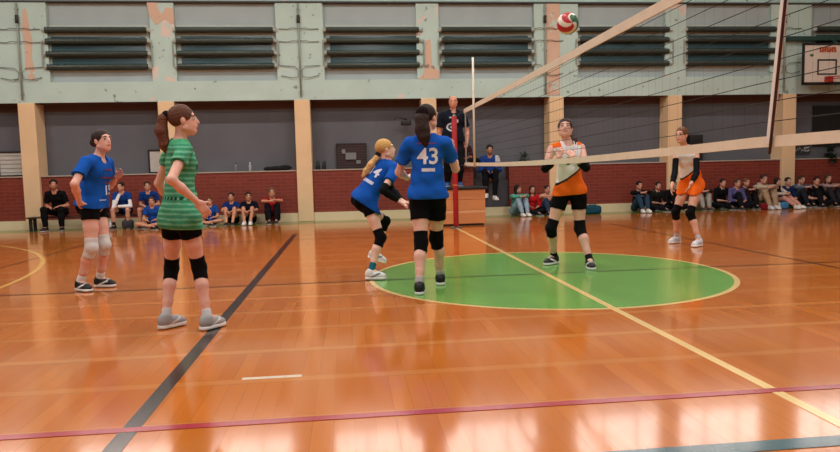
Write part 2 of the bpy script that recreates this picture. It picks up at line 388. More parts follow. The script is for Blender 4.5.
# writing-like pale marks on a dark strip behind the net, plant on the ledge
sg = MB().box(9.05, 9.68, 9.20, 9.235, 1.30, 1.52).build('painted_sign', mat('sign_dark', '3d3c42'), origin=(9.3, 9.2, 1.3)); sg.location = (9.3, 9.2, 1.3); tag(sg, 'dark strip with pale scribbled marks on the wall right of the right pillar', 'sign')
m = MB()
for i in range(9):
    x = 9.10+i*.062; z = 1.40+.03*math.sin(i*2.1); m.tube([(x, 9.19, z-.03), (x+.03, 9.19, z+.04), (x+.05, 9.19, z)], .008, 5)
m.tube([(9.5, 9.19, 1.45), (9.64, 9.19, 1.46)], .012, 5); m.tube([(9.5, 9.19, 1.37), (9.62, 9.19, 1.37)], .012, 5)
m.build('pale_marks', M_WH, sg, origin=(9.3, 9.2, 1.3))
pl = empty('potted_plant', (9.98, 8.98, BT+.025)); o = Vector(pl.location); tag(pl, 'small dark green trailing plant on the ledge at the right edge', 'plant')
MB().tube([(9.98, 8.98, BT+.026), (9.98, 8.98, BT+.14)], [.06, .08], 12).build('pot', mat('pot_dark', '3a2a24'), pl, True, o)
def leaves(c, n, R, L):
    v = []; f = []
    for i in range(n):
        a = random.random()*2*PI; e = random.uniform(-.9, 1.2); d = Vector((math.cos(a)*math.cos(e), math.sin(a)*math.cos(e), math.sin(e)))
        p = Vector(c)+d*random.uniform(.02, R); s = d.cross(Vector((0, 0, 1))).normalized()*L*.3
        k = len(v); v += [tuple(p), tuple(p+d*L*.5+s), tuple(p+d*L), tuple(p+d*L*.5-s)]; f.append((k, k+1, k+2, k+3))
    return v, f
v, f = leaves((9.98, 8.9, BT+.16), 140, .14, .09); obj('foliage', v, f, mat('leaf_dark', '15301a', .6), pl, origin=o)
v, f = leaves((9.98, 8.80, BT+.0), 90, .10, .08); obj('foliage', v, f, mat('leaf_dark', '15301a', .6), pl, origin=o)
pl2 = empty('potted_plant', (2.20, 9.02, BT+.025)); o = Vector(pl2.location); tag(pl2, 'small green plant on the ledge left of the front player in orange', 'plant')
MB().tube([(2.20, 9.02, BT+.026), (2.20, 9.02, BT+.11)], [.05, .07], 12).build('pot', mat('pot_dark', '3a2a24'), pl2, True, o)
v, f = leaves((2.20, 9.02, BT+.18), 110, .12, .08); obj('foliage', v, f, mat('leaf_mid', '2c4a30', .6), pl2, origin=o)

# basketball backboard
bb = empty('basketball_backboard', (9.5, 8.8, 2.9)); o = Vector(bb.location); tag(bb, 'white basketball board with black border and red hoop on the upper wall at right', 'basketball hoop')
bx0, bx1, bz0, bz1, by = 8.90, 10.10, 2.96, 3.90, 8.45
MB().box(bx0, bx1, by, by+.03, bz0, bz1).build('board', mat('board_peach', 'ddd0c4', .5), bb, origin=o)
t = .035
MB().box(bx0-.02, bx1+.02, by-.01, by+.04, bz1-t, bz1+.02).box(bx0-.02, bx1+.02, by-.01, by+.04, bz0-.03, bz0+t).box(bx0-.02, bx0+.02, by-.008, by+.04, bz0, bz1).box(bx1-.02, bx1+.02, by-.008, by+.04, bz0, bz1).build('border', M_BLK, bb, origin=o)
cx = 9.5
MB().box(cx-.25, cx+.25, by-.008, by-.001, 3.50, 3.535).box(cx-.25, cx+.25, by-.008, by-.001, 3.17, 3.20).box(cx-.25, cx-.215, by-.008, by-.001, 3.20, 3.50).box(cx+.215, cx+.25, by-.008, by-.001, 3.20, 3.50).build('target_square', M_BLK, bb, origin=o)
m = MB(); xx = cx-.2
for i in range(7):
    m.box(xx, xx+.045, by-.008, by-.001, 3.70, 3.82); m.box(xx+.045, xx+.062, by-.008, by-.001, 3.70+(i % 3)*.04, 3.74+(i % 3)*.04); xx += .062
m.build('orange_lettering', mat('orange_paint', 'b24a1c'), bb, origin=o)
MB().ell((9.10, by-.004, 3.63), (.05, .006, .035), 8, 6).build('green_logo', mat('green_paint', '3c7a3c'), bb, origin=o)
rp = [(cx+.225*math.cos(2*PI*i/32), by-.36+.225*math.sin(2*PI*i/32), 3.06) for i in range(33)]
MB().tube(rp, .012, 8, False).box(cx-.06, cx+.06, by-.15, by-.001, 2.98, 3.12).build('hoop', mat('hoop_red', 'a8261c', .4), bb, origin=o)
MB().tube([(bx0+.15, by+.03, 3.8), (bx0+.3, 8.8, 4.1)], .03, 8).build('bracket', mat('teal_steel', '22443c', .5), bb, origin=o)
for q0, q1 in (((bx1-.15, by+.03, 3.8), (bx1-.3, 8.79, 4.1)), ((bx0+.15, by+.03, 3.1), (bx0+.3, 8.79, 3.0)), ((bx1-.15, by+.03, 3.1), (bx1-.3, 8.79, 3.0))):
    MB().tube([q0, q1], .03, 8).build('bracket', MC['teal_steel'], bb, origin=o)
MB().box(bx0-.25, bx1+.25, 8.66, 8.79, 4.02, 4.12).build('cross_beam', MC['teal_steel'], bb, origin=o)

# ------------------------------------------------------------------ net, posts, antennas
def zt(y): return 2.095+.02*abs(y)/4.6*(1 if y < -1 else 0)
def zb(y): return 1.155+.045*min(1, (abs(y-.6)/4.2)**2)
net = empty('volleyball_net', (0, 0, 1.15)); o = Vector(net.location); tag(net, 'black volleyball net with cream top and bottom tapes across the court', 'net')
ys = [-5.05+9.75*i/60 for i in range(61)]
def band(z0f, z1f, th=.006):
    v = []; f = []
    for y in ys:
        a = z0f(y); b = z1f(y)
        v += [(-th, y, a), (th, y, a), (th, y, b), (-th, y, b)]
    for i in range(len(ys)-1):
        k = 4*i
        for q in range(4): f.append((k+q, k+(q+1) % 4, k+4+(q+1) % 4, k+4+q))
    f += [(3, 2, 1, 0), (4*len(ys)-4, 4*len(ys)-3, 4*len(ys)-2, 4*len(ys)-1)]
    return v, f
v, f = band(lambda y: zt(y)-.035, lambda y: zt(y)+.035); obj('top_tape', v, f, mat('tan_tape', 'd2c2ae', .8), net, origin=o)
v, f = band(lambda y: zb(y)-.026, lambda y: zb(y)+.026); obj('bottom_tape', v, f, mat('cream_tape', 'd8cab4', .8), net, origin=o)
m = MB()
for i in range(1, 10):
    m.tube([(0, y, zb(y)+(zt(y)-zb(y))*i/9.6) for y in ys[::3]], .0022, 5)
nv = int(9.7/.1)
for j in range(nv):
    y = -5.0+j*.1; m.tube([(0, y, zb(y)), (0, y, zt(y))], .0004, 3, False)
m.build('mesh', mat('black_cord', '0c0c0e', .8), net, origin=o)
M_SB = mat('side_tape', 'dcd4d0', .8)
obj('side_tape', [(sx, yy+dy, zz) for zz, yy in ((1.19, -3.71), (2.10, -3.835)) for sx in (-.008, .008) for dy in (-.018, .018)], [(0,1,3,2),(4,6,7,5),(0,2,6,4),(1,5,7,3),(0,4,5,1),(2,3,7,6)], M_SB, net, origin=o)
m = MB(); m.box(-.008, .008, 4.55, 4.60, 1.17, 2.08).build('side_tape', mat('side_tape_grey', '8a8580', .8), net, origin=o)
for y, lab, c in ((3.72, 'pale thin rod standing up on the far end of the net', 'd9cdbd'), (-3.80, 'dark thin rod beside the near side tape of the net', '3c2326')):
    a = MB().tube([(0, 0, 0), (0, 0, 1.70 if y > 0 else 1.7)], .017 if y > 0 else .007, 8).build('net_antenna', mat('rod_'+c, c, .4), None, True)
    if y < 0: a.rotation_euler.x = .135
    a.location = (-.016 if y < 0 else -.02, y if y > 0 else -3.735, 1.14); tag(a, lab, 'antenna', 'net antennas')
def post(y, lab):
    p = empty('net_post', (0, y, 0)); tag(p, lab, 'post')
    MB().tube([(0, 0, .0), (0, 0, 2.13)], .03, 12).build('pole', mat('steel_post', '777777', .4, metal=.6), p, True)
    MB().tube([(0, 0, .03), (0, 0, .05), (0, 0, 2.08), (0, 0, 2.10)], [.04, .05, .05, .04], 16).build('padding', mat('red_padding', 'a3141c', .55), p, True)
    MB().tube([(0, 0, 0), (0, 0, .02)], .11, 16).build('base_plate', mat('steel_post', '777777', .4), p)
    MB().tube([(0, 0, 0.80), (0, 0, .83)], .052, 16).build('strap', mat('strap_orange', 'c86a3a', .6), p)
    s = -1 if y > 0 else 1
    m = MB()
    for z in (2.09, 1.18): m.tube([(0, s*.06, z), (0, s*(abs(y)-(4.70 if y > 0 else 5.05)), z)], .006, 5)
    m.build('net_rope', mat('rope_black', '1b1b1b'), p)
post(5.78, 'red padded net post at the far end, in front of the wooden stand'); post(-5.6, 'red padded net post at the near end of the court, right of the camera')

# wooden referee stand
st = empty('referee_stand', (.2, 6.2, 0)); o = Vector(st.location); tag(st, 'wooden box stand with black top that the referee stands on', 'stand')
M_PLY = mat('plywood', 'cf8a55', .5, noise=.15, scale=3); M_PLY2 = mat('plywood_pale', 'e0a878', .5)
x0, x1, y0, y1 = -.42, .66, 6.22, 6.98
for z0, z1, mm, nm in ((.04, .25, M_PLY, 'panel'), (.25, .30, M_PLY2, 'pale_rail'), (.305, .51, M_PLY, 'panel'), (.515, .71, M_PLY, 'panel')):
    MB().bevbox(x0, x1, y0, y1, z0, z1, .006).build(nm, mm, st, origin=o)
MB().bevbox(x0-.03, x1+.05, y0-.03, y1+.03, .712, .762, .012).build('top', mat('black_rubber', '17161a', .6), st, origin=o)
MB().box(x0+.03, x1-.03, y0+.03, y1-.03, 0, .04).build('plinth', M_BLK, st, origin=o)

# low bench at left
bn = empty('bench', (-7.6, 8.45, 0)); o = Vector(bn.location); tag(bn, 'low dark wooden bench along the brick wall at left with people sitting on it', 'bench')
MB().bevbox(-8.85, -6.05, 8.30, 8.60, .27, .30, .008).build('seat', mat('dark_wood', '3a2218', .5), bn, origin=o)
for x in (-8.78, -7.4, -6.15):
    MB().box(x-.03, x+.03, 8.33, 8.57, .24, .27).box(x-.03, x+.03, 8.33, 8.37, 0, .24).box(x-.03, x+.03, 8.53, 8.57, 0, .24).build('leg', M_BLK, bn, origin=o)

# ball
bl = MB().ell((0, 0, 0), (.105, .105, .105), 96, 64)
ball = bl.build('volleyball', attr_mat('volleyball_leather', .4, .4), None, True)
ca = ball.data.color_attributes.new('Col', 'FLOAT_COLOR', 'POINT')
for i, v in enumerate(ball.data.vertices):
    x, y, z = v.co/.105; th = math.acos(max(-1, min(1, -y*.95+z*.25))); an = (math.atan2(z+.15, x-.1)+1.7*th+1.0) % (2*PI)/(2*PI)
    c = 'b5202e' if an < .22 else 'ddd6c8' if an < .36 else '1f5a36' if an < .54 else 'ddd6c8' if an < .60 else 'b5202e' if an < .82 else 'ddd6c8'
    ca.data[i].color = (*s2l(c), 1)
ball.location = (.17, -.25, 2.50); tag(ball, 'red, green and white volleyball flying above the net', 'ball')

# ceiling lamps
for i, x in enumerate((-10, -5.5, -1, 3.5, 8, 12.5)):
    for j, y in enumerate((-7, -3, 1, 5)):
        r = empty('ceiling_lamp', (x, y, CZ-.02)); tag(r, 'white twin tube ceiling lamp over the court', 'lamp', 'ceiling lamps over the court')
        MB().box(-.65, .65, -.16, .16, -.06, 0).build('housing', M_SASH, r)
        MB().tube([(-.6, -.07, -.085), (.6, -.07, -.085)], .018, 6).build('tube', mat('lamp_tube', 'fff2e0', .5, noise=0, emit=9), r)
        MB().tube([(-.6, .07, -.085), (.6, .07, -.085)], .018, 6).build('tube', MC['lamp_tube'], r)
        ld = bpy.data.lights.new('lamp_light', 'AREA'); ld.shape = 'RECTANGLE'; ld.size = 1.2; ld.size_y = .25; ld.energy = {8: 40, 12.5: 12}.get(x, 92); ld.color = (1, .955, .90)
        lo = bpy.data.objects.new('lamp_light', ld); lo.location = (0, 0, -.12); lo.parent = r; COL.objects.link(lo)
# ================================================================== people
V = lambda *a: np.array(a, float)
def nrm(v): return v/max(1e-9, np.linalg.norm(v))
def lerp(a, b, t): return a+(b-a)*t
def rc(a, b, ra, rb, cut=None):
    """tapered capsule from a to b; cut=(point, dir) removes what lies beyond the point along dir"""
    a = np.asarray(a, float); b = np.asarray(b, float); ab = b-a; L2 = max(1e-12, ab@ab)
    r = max(ra, rb)
    def f(X, Y, Z):
        t = np.clip(((X-a[0])*ab[0]+(Y-a[1])*ab[1]+(Z-a[2])*ab[2])/L2, 0, 1)
        d = np.sqrt((X-a[0]-t*ab[0])**2+(Y-a[1]-t*ab[1])**2+(Z-a[2]-t*ab[2])**2)-(ra+(rb-ra)*t)
        if cut is not None:
            for p, n in (cut if isinstance(cut, list) else [cut]): d = np.maximum(d, (X-p[0])*n[0]+(Y-p[1])*n[1]+(Z-p[2])*n[2])
        return d
    return f, np.minimum(a, b)-r, np.maximum(a, b)+r
def el(c, R, r, e=2):
    c = np.asarray(c, float); R = np.asarray(R, float); r = np.asarray(r, float)
    ext = np.sqrt(((R*r[:, None])**2).sum(0))
    def f(X, Y, Z):
        x, y, z = X-c[0], Y-c[1], Z-c[2]
        q = [R[i, 0]*x+R[i, 1]*y+R[i, 2]*z for i in range(3)]
        k0 = np.sqrt(sum((q[i]/r[i])**2 for i in range(3))); k1 = np.sqrt(sum((q[i]/r[i]**2)**2 for i in range(3)))
        return k0*(k0-1)/np.maximum(k1, 1e-6)
    return f, c-ext, c+ext
def rbox(c, R, h, r):
    c = np.asarray(c, float); R = np.asarray(R, float); h = np.asarray(h, float)
    ext = (np.abs(R)*(h)[:, None]).sum(0)
    def f(X, Y, Z):
        x, y, z = X-c[0], Y-c[1], Z-c[2]
        q = [np.abs(R[i, 0]*x+R[i, 1]*y+R[i, 2]*z)-h[i]+r for i in range(3)]
        return np.sqrt(sum(np.maximum(v, 0)**2 for v in q))+np.minimum(np.maximum(np.maximum(q[0], q[1]), q[2]), 0)-r
    return f, c-ext, c+ext
def clip(pr, pt, n):
    f0, lo, hi = pr
    return (lambda X, Y, Z: np.maximum(f0(X, Y, Z), (X-pt[0])*n[0]+(Y-pt[1])*n[1]+(Z-pt[2])*n[2])), lo, hi
def smin(a, b, k):
    h = np.maximum(k-np.abs(a-b), 0)/k
    return np.minimum(a, b)-h*h*k*.25
def field(groups, h, cuts=(), subs=(), wob=0, k2=.012):
    """groups: list of (k, prims); subs: prims carved out; cuts: (point, dir) planes"""
    pr = [p for k, g in groups for p in g]
    lo = np.min([p[1] for p in pr], 0)-3*h-.02; hi = np.max([p[2] for p in pr], 0)+3*h+.02
    n = np.ceil((hi-lo)/h).astype(int)+1
    ax = [lo[i]+h*np.arange(n[i]) for i in range(3)]
    D = np.full(n, 1.0, np.float32)
    def sl(p, pad):
        s = []
        for i in range(3):
            a = max(0, int((p[1][i]-pad-lo[i])/h)); b = min(n[i], int((p[2][i]+pad-lo[i])/h)+2); s.append(slice(a, max(b, a+1)))
        return tuple(s)
    for k, g in groups:
        G = np.full(n, 1.0, np.float32) if len(groups) > 1 else D
        for p in g:
            s = sl(p, k+2*h)
            d = p[0](ax[0][s[0]][:, None, None], ax[1][s[1]][None, :, None], ax[2][s[2]][None, None, :]).astype(np.float32)
            G[s] = smin(G[s], d, k)
        if len(groups) > 1: D = smin(D, G, k2)
    X, Y, Z = ax[0][:, None, None], ax[1][None, :, None], ax[2][None, None, :]
    if wob:
        D = D+(wob*(np.sin(X*31+Z*17+Y*9)*np.sin(Z*23-Y*29+X*7)+.6*np.sin(X*11-Z*47+Y*19))).astype(np.float32)
    for p in subs:
        s = sl(p, 2*h)
        D[s] = np.maximum(D[s], -p[0](ax[0][s[0]][:, None, None], ax[1][s[1]][None, :, None], ax[2][s[2]][None, None, :]))
    for p, q in cuts:
        D = np.maximum(D, (X-p[0])*q[0]+(Y-p[1])*q[1]+(Z-p[2])*q[2])
    return D, lo
def nets(D, lo, h):
    s = D < 0
    nx, ny, nz = D.shape
    c = np.zeros((nx-1, ny-1, nz-1), np.int8)
    for i in (0, 1):
        for j in (0, 1):
            for k in (0, 1): c += s[i:nx-1+i, j:ny-1+j, k:nz-1+k]
    I, J, K = np.nonzero((c > 0) & (c < 8))
    idx = np.full(c.shape, -1, np.int32); idx[I, J, K] = np.arange(len(I))
    P = np.zeros((len(I), 3)); N = np.zeros(len(I))
    for axis in range(3):
        for u in (0, 1):
            for v in (0, 1):
                o = [0, 0, 0]; oth = [a for a in range(3) if a != axis]; o[oth[0]] = u; o[oth[1]] = v
                o2 = list(o); o2[axis] = 1
                a = D[I+o[0], J+o[1], K+o[2]]; b = D[I+o2[0], J+o2[1], K+o2[2]]
                m = (a < 0) != (b < 0); t = np.where(m, a/np.where(m, a-b, 1), 0)
                q = np.zeros((len(I), 3)); q[:] = o; q[:, axis] = t
                P += q*m[:, None]; N += m
    P = P/N[:, None]+np.stack([I, J, K], 1)
    P = P*h+lo
    F = []
    for axis in range(3):
        a1, a2 = [(1, 2), (2, 0), (0, 1)][axis]
        sA = [slice(None)]*3; sB = [slice(None)]*3; sA[axis] = slice(0, -1); sB[axis] = slice(1, None)
        for a in (a1, a2): sA[a] = slice(1, -1); sB[a] = slice(1, -1)
        A = s[tuple(sA)]; B = s[tuple(sB)]
        e = np.stack(np.nonzero(A != B), 1)
        e[:, a1] += 1; e[:, a2] += 1
        inside = s[e[:, 0], e[:, 1], e[:, 2]]
        q = []
        for d1, d2 in ((-1, -1), (0, -1), (0, 0), (-1, 0)):
            c2 = e.copy(); c2[:, a1] += d1; c2[:, a2] += d2; q.append(idx[c2[:, 0], c2[:, 1], c2[:, 2]])
        q = np.stack(q, 1); q[~inside] = q[~inside][:, ::-1]
        F.append(q)
    return P, np.concatenate(F)
def make(name, m, groups, h, parent, O, colf, **kw):
    D, lo = field(groups, h, **kw)
    P, F = nets(D, lo, h)
    F = F[(F >= 0).all(1)]
    me = bpy.data.meshes.new(name)
    me.vertices.add(len(P)); me.vertices.foreach_set('co', (P-O).ravel())
    me.loops.add(len(F)*4); me.loops.foreach_set('vertex_index', F.ravel().astype(np.int32))
    me.polygons.add(len(F)); me.polygons.foreach_set('loop_start', np.arange(0, len(F)*4, 4, dtype=np.int32)); me.polygons.foreach_set('loop_total', np.full(len(F), 4, np.int32))
    me.polygons.foreach_set('use_smooth', np.ones(len(F), bool)); me.update(calc_edges=True); me.validate()
    C4 = np.ones((len(P), 4), np.float32)
    C4[:, :3] = colf(P) if callable(colf) else s2l(colf)
    ca = me.color_attributes.new('Col', 'FLOAT_COLOR', 'POINT'); ca.data.foreach_set('color', C4.ravel())
    me.materials.append(m)
    o = bpy.data.objects.new(name, me); COL.objects.link(o); o.parent = parent
    return o

def frame(up, right):
    up = nrm(up); f = nrm(np.cross(up, right)); r = np.cross(f, up)
    return np.stack([r, f, up])

def hand(w, ha, side, nrmdir, s, curl):
    """palm + five fingers. w wrist, ha towards the knuckles, side = thumb side vector, nrmdir = palm normal"""
    f = nrm(ha-w); sd = nrm(side-f*(side@f)); n = np.cross(f, sd)
    if n@nrmdir < 0: n = -n
    R = np.stack([f, sd, n]); pr = [rbox(w+f*.048*s, R, V(.050, .038, .014)*s, .012*s)]
    for off, L, sp in ((.029, .062, .09), (.010, .072, .02), (-.010, .067, -.05), (-.028, .052, -.13)):
        b = w+f*.090*s+sd*off*s*.95
        d1 = nrm(f+sd*sp); d1 = nrm(d1*math.cos(curl*.5)+n*math.sin(curl*.5)); m_ = b+d1*L*.5*s
        d2 = nrm(d1*math.cos(curl)+n*math.sin(curl)); e = m_+d2*L*.5*s
        pr += [rc(b-f*.015*s, m_, .0085*s, .0078*s), rc(m_, e, .0078*s, .0065*s)]
    b = w+f*.028*s+sd*.030*s; m_ = b+nrm(f*.55+sd*.8+n*.2)*.040*s; e = m_+nrm(f*.95+sd*.3+n*.3)*.030*s
    pr += [rc(b, m_, .0125*s, .0095*s), rc(m_, e, .0092*s, .0075*s)]
    return pr

def person(J, p, root_name='person'):
    """J joints in world space, p look. Returns the Empty."""
    J = {k: (np.array(v, float) if k != 'H' else v) for k, v in J.items()}
    H = J['H']; s = H/1.65; g = p.get('g', 1.0); h = p.get('h', .011); k = s*g
    O = V(*(p.get('base') or [(J['anR'][0]+J['anL'][0])/2, (J['anR'][1]+J['anL'][1])/2, p.get('z0', 0)]))
    root = empty(root_name, O); tag(root, p['label'], 'person', p.get('group'))
    T = frame(J['neck']-J['pelvis'], J['shR']-J['shL'])
    PV = frame(J['neck']-J['pelvis'], J['hipR']-J['hipL'])
    hf = nrm(p['face']); hup = nrm(V(0, 0, 1)+V(*p.get('tilt', (0, 0, 0)))); hr = nrm(np.cross(hf, hup)); HU = np.cross(hr, hf); HF = np.stack([hr, hf, HU])
    hs = s*p.get('hs', 1.0); hc = J['head']
    hp = lambda x, y, z: hc+(HF[0]*x+HF[1]*y+HF[2]*z)*hs
    tp = lambda t, x=0, y=0: lerp(J['pelvis'], J['neck'], t)+T[0]*x*k+T[1]*y*k
    w = p.get('wide', 1.0)
    TL = np.linalg.norm(J['neck']-J['pelvis'])
    def torso(i=0.0):
        return [el(tp(.70), T, V(.130*w*k+i, .096*k+i, .42*TL+i)), el(tp(.38), T, V(.114*w*k+i, .088*k+i, .15*k+i)),
                el(lerp(J['pelvis'], tp(0), 1), PV, V(.146*w*k+i, .104*k+i, .125*k+i)),
                rc(lerp(J['shR'], J['neck'], .15)-T[2]*.01, lerp(J['shL'], J['neck'], .15)-T[2]*.01, .052*k+i, .052*k+i),
                el(tp(.70, .06, .055), T, V(.062*k+i, .055*k+i, .07*k+i)), el(tp(.70, -.06, .055), T, V(.062*k+i, .055*k+i, .07*k+i))]
    def hipsg(i=0.0):
        o = [el(J['pelvis'], PV, V(.148*w*k+i, .104*k+i, .12*k+i))]
        for q in 'RL':
            sg = 1 if q == 'R' else -1
            o.append(el(J['pelvis']+PV[0]*.068*sg*k-PV[1]*.055*k-PV[2]*.045*k, PV, V(.075*k+i, .07*k+i, .085*k+i)))
        return o
    trap = [rc(J['neck']-T[2]*.01, lerp(J['sh'+q], J['neck'], .25), .048*k, .045*k) for q in 'RL']
    neck = [rc(J['neck']-T[2]*.03, hp(0, -.02, -.05), .052*k, .046*s)]
    head = [el(hp(0, -.018, .028), HF, V(.073, .090, .085)*hs), el(hp(0, .022, -.032), HF, V(.056, .062, .076)*hs), el(hp(0, .052, -.078), HF, V(.026, .024, .022)*hs),
            rc(hp(-.05, -.005, -.055), hp(0, .05, -.082), .022*hs, .020*hs), rc(hp(.05, -.005, -.055), hp(0, .05, -.082), .022*hs, .020*hs)]
    face = [rc(hp(0, .078, .018), hp(0, .097, -.020), .008*hs, .0115*hs), el(hp(0, .083, -.049), HF, V(.024, .012, .010)*hs),
            rc(hp(-.045, .068, .034), hp(.045, .068, .034), .011*hs, .011*hs),
            el(hp(.074, -.008, -.006), HF, V(.009, .016, .027)*hs), el(hp(-.074, -.008, -.006), HF, V(.009, .016, .027)*hs),
            el(hp(.031, .066, .010), HF, V(.015, .012, .012)*hs), el(hp(-.031, .066, .010), HF, V(.015, .012, .012)*hs)]
    def legs(q):
        hip, kn, an = J['hip'+q], J['kn'+q], J['an'+q]
        kd = nrm(nrm(kn-hip)+nrm(kn-an)+V(0, 0, 1e-3))
        cm = lerp(kn, an, .35)-kd*.012*k
        fd = p['foot'+q] if 'foot'+q in p else None
        return [rc(hip, lerp(hip, kn, .5), .083*k, .070*k), rc(lerp(hip, kn, .5), kn, .070*k, .052*k), rc(kn, cm, .050*k, .053*k), rc(cm, lerp(kn, an, .7), .053*k, .040*k), rc(lerp(kn, an, .7), an, .040*k, .034*k)]
    def arms(q):
        sh, e, wr = J['sh'+q], J['el'+q], J['wr'+q]
        return [rc(sh, e, .045*k, .036*k), rc(e, lerp(e, wr, .35), .036*k, .037*k), rc(lerp(e, wr, .35), wr, .037*k, .0245*k)]
    def fdir(q):
        d = J['to'+q]-J['an'+q]; d[2] = p.get('fz'+q, 0)*np.linalg.norm(d[:2]); return nrm(d)
    # --- body
    groups = [(.045*s, torso()+hipsg()), (.03*s, trap+neck), (.02*s, head), (.010*s, face)]
    for q in 'RL':
        groups.append((.02*s, legs(q)))
        groups.append((.018*s, arms(q)))
        sg = 1 if q == 'R' else -1
        wr, ha = J['wr'+q], J['ha'+q]
        side = p.get('thumb'+q, T[1]+V(0, 0, .3)); pn = p.get('palm'+q, -T[0]*sg)
        groups.append((.006*s, hand(wr, ha, np.array(side, float), np.array(pn, float), s*.90, p.get('curl', .55))))
        fd = fdir(q); groups.append((.02*s, [rc(J['an'+q], J['an'+q]+fd*.11*s-V(0, 0, .05*s), .034*s, .026*s)]))
    skin = np.array(s2l(p.get('skin', 'd9a183'))); dark = np.array(s2l('2a1c18')); lip = np.array(s2l(p.get('lip', 'c27c70'))); brow = np.array(s2l(p.get('brow', '4a3020')))
    eyew = np.array(s2l('cfc4bb'))
    def bodycol(P):
        C = np.tile(skin, (len(P), 1)); L = ((P-hc)@HF.T)/hs
        x, y, z = np.abs(L[:, 0]), L[:, 1], L[:, 2]
        C[(y > .05) & (np.hypot((x-.031)/.017, (z-.010)/.010) < 1)] = eyew
        C[(y > .05) & (np.hypot(x-.031, (z-.010)) < .009)] = dark
        C[(y > .045) & (x > .012) & (x < .050) & (np.abs(z-.033+.1*np.abs(x-.03)) < .0055)] = brow
        C[(y > .06) & (np.hypot(x/.024, (z+.050)/.010) < 1)] = lip
        if p.get('stub'):
            m = (z < -.045) & (np.hypot(x/.024, (z+.05)/.010) > 1) & (y > .0) & (z > -.12); C[m] = C[m]*.55+np.array(s2l('3a2a24'))*.45
        if p.get('shortgrey'):
            m = (z > -.01) & (y < -.0) & (z < .07) ; C[m] = C[m]*.6+np.array(s2l('8a8078'))*.4
        return C
    make('body', M_SKIN, groups, h, root, O, bodycol)
    # --- hair
    if p.get('hair'):
        def strands(cc):
            c0 = np.array(s2l(cc))
            def f(P):
                L = (P-hc)@HF.T/hs; a_ = np.arctan2(L[:, 0], L[:, 2]+.05); r_ = .5+.5*np.sin(a_*46+L[:, 1]*30)*np.sin(a_*17+L[:, 2]*40+1)
                return c0[None]*(.75+.6*r_[:, None])
            return f
        hcol = strands(p['hair']); e = [el(hp(0, -.024, .034), HF, V(.081, .095, .088)*hs)]
        gk = [(.02*s, e)]
        subs = [el(hp(0, .105, -.035), HF, V(.078, .085, .108)*hs)] 
        pts = p.get('tail')
        if p.get('bun'): e.append(el(hp(0, -.118, .005), HF, V(.045, .038, .045)*hs))
        if p.get('long'):
            for sx in (-1, 1): e += [rc(hp(.062*sx, -.02, .0), hp(.075*sx, -.02, -.16), .03*hs, .028*hs), rc(hp(.075*sx, -.02, -.16), hp(.085*sx, .02, -.28), .028*hs, .018*hs)]
            e.append(rc(hp(0, -.07, -.02), hp(0, -.075, -.22), .055*hs, .04*hs))
        hb = make('hair', M_HAIR, gk, h*.9, root, O, hcol, cuts=[(hp(0, 0, -.055 if not p.get('long') else -.3), -HU)], subs=subs, wob=.0015)
        if pts:
            q = [hp(*t) for t in pts]; rr = p['tailr']
            make('ponytail', M_HAIR, [(.015*s, [rc(q[i], q[i+1], rr[i]*hs, rr[i+1]*hs) for i in range(len(q)-1)])], h*.7, root, O, strands(p.get('tailcol', p['hair'])), wob=.003)
            make('hair_tie', M_CLOTH, [(.01, [el(lerp(q[0], q[1], .15), HF, V(1, 1, 1)*(rr[0]+.010)*hs)])], h*.6, root, O, p.get('tie', '1a1618'))
    # --- shirt
    out = {'root': root, 'T': T, 'tp': tp, 'O': O}
    if p.get('shirt'):
        sf = p.get('sleeve', .5); i = p.get('fit', .016)*s
        pr = torso(i)+[rc(tp(.30), tp(p.get('hem', -.22)), .0, .0)]
        hemt = p.get('hem', -.22)
        fl_ = p.get('flare', .018)*s
        pr = torso(i)+[el(tp(hemt+.30), T, V(.136*w*k+i+fl_, .100*k+i+fl_, .42*TL))]+hipsg(i+.004)
        if not p.get('seated'):
            for q in 'RL': pr.append(rc(J['hip'+q], lerp(J['hip'+q], J['kn'+q], .35), .086*k+i+.006, .082*k+i+.006))
        gs_ = [(.05*s, pr)]; hemcut = (tp(hemt), -T[2])
        cuts = [] if p.get('seated') else [hemcut]
        if p.get('seated'): gs_ = [(.03*s, [clip(q_, *hemcut) for q_ in pr])]
        for q in 'RL':
            sh, e_, wr = J['sh'+q], J['el'+q], J['wr'+q]
            if sf <= 0: continue
            ge = []
            if sf <= 1:
                en = lerp(sh, e_, sf); ge.append(rc(sh, lerp(sh, e_, sf+.1), .047*k+i*.7, .052*k+i*.7+.004, cut=(en, nrm(e_-sh))))
            else:
                en = lerp(e_, wr, sf-1); ge += [rc(sh, e_, .048*k+i, .040*k+i), rc(e_, lerp(e_, wr, sf-.95), .040*k+i*.9, .030*k+i*.6, cut=(en, nrm(wr-e_)))]
            gs_.append((.02*s, ge))
        subs = [rc(J['neck']+T[2]*.005, J['neck']+T[2]*.2+T[1]*.05, p.get('collar', .066)*s, .10*s), el(J['neck']+T[1]*.07*s-T[2]*.005, T, V(.05, .05, p.get('vneck', .03))*s)]
        if p.get('tank'): 
            for q in 'RL': subs.append(rc(J['sh'+q]+T[0]*(.05 if q == 'R' else -.05)*s, J['sh'+q]+T[0]*(.05 if q == 'R' else -.05)*s-T[2]*.12*s, .075*s, .055*s))
        cf = p['shirt']
        if callable(cf):
            f0 = cf
            def cf(P): return f0(((P-J['pelvis'])@T.T)/np.array([s, s, TL]))
        sh_o = make('shirt', M_CLOTH, gs_, h, root, O, cf, cuts=cuts, subs=subs, wob=p.get('wob', .003)*s, k2=.03*s)
        out['shirt'] = sh_o
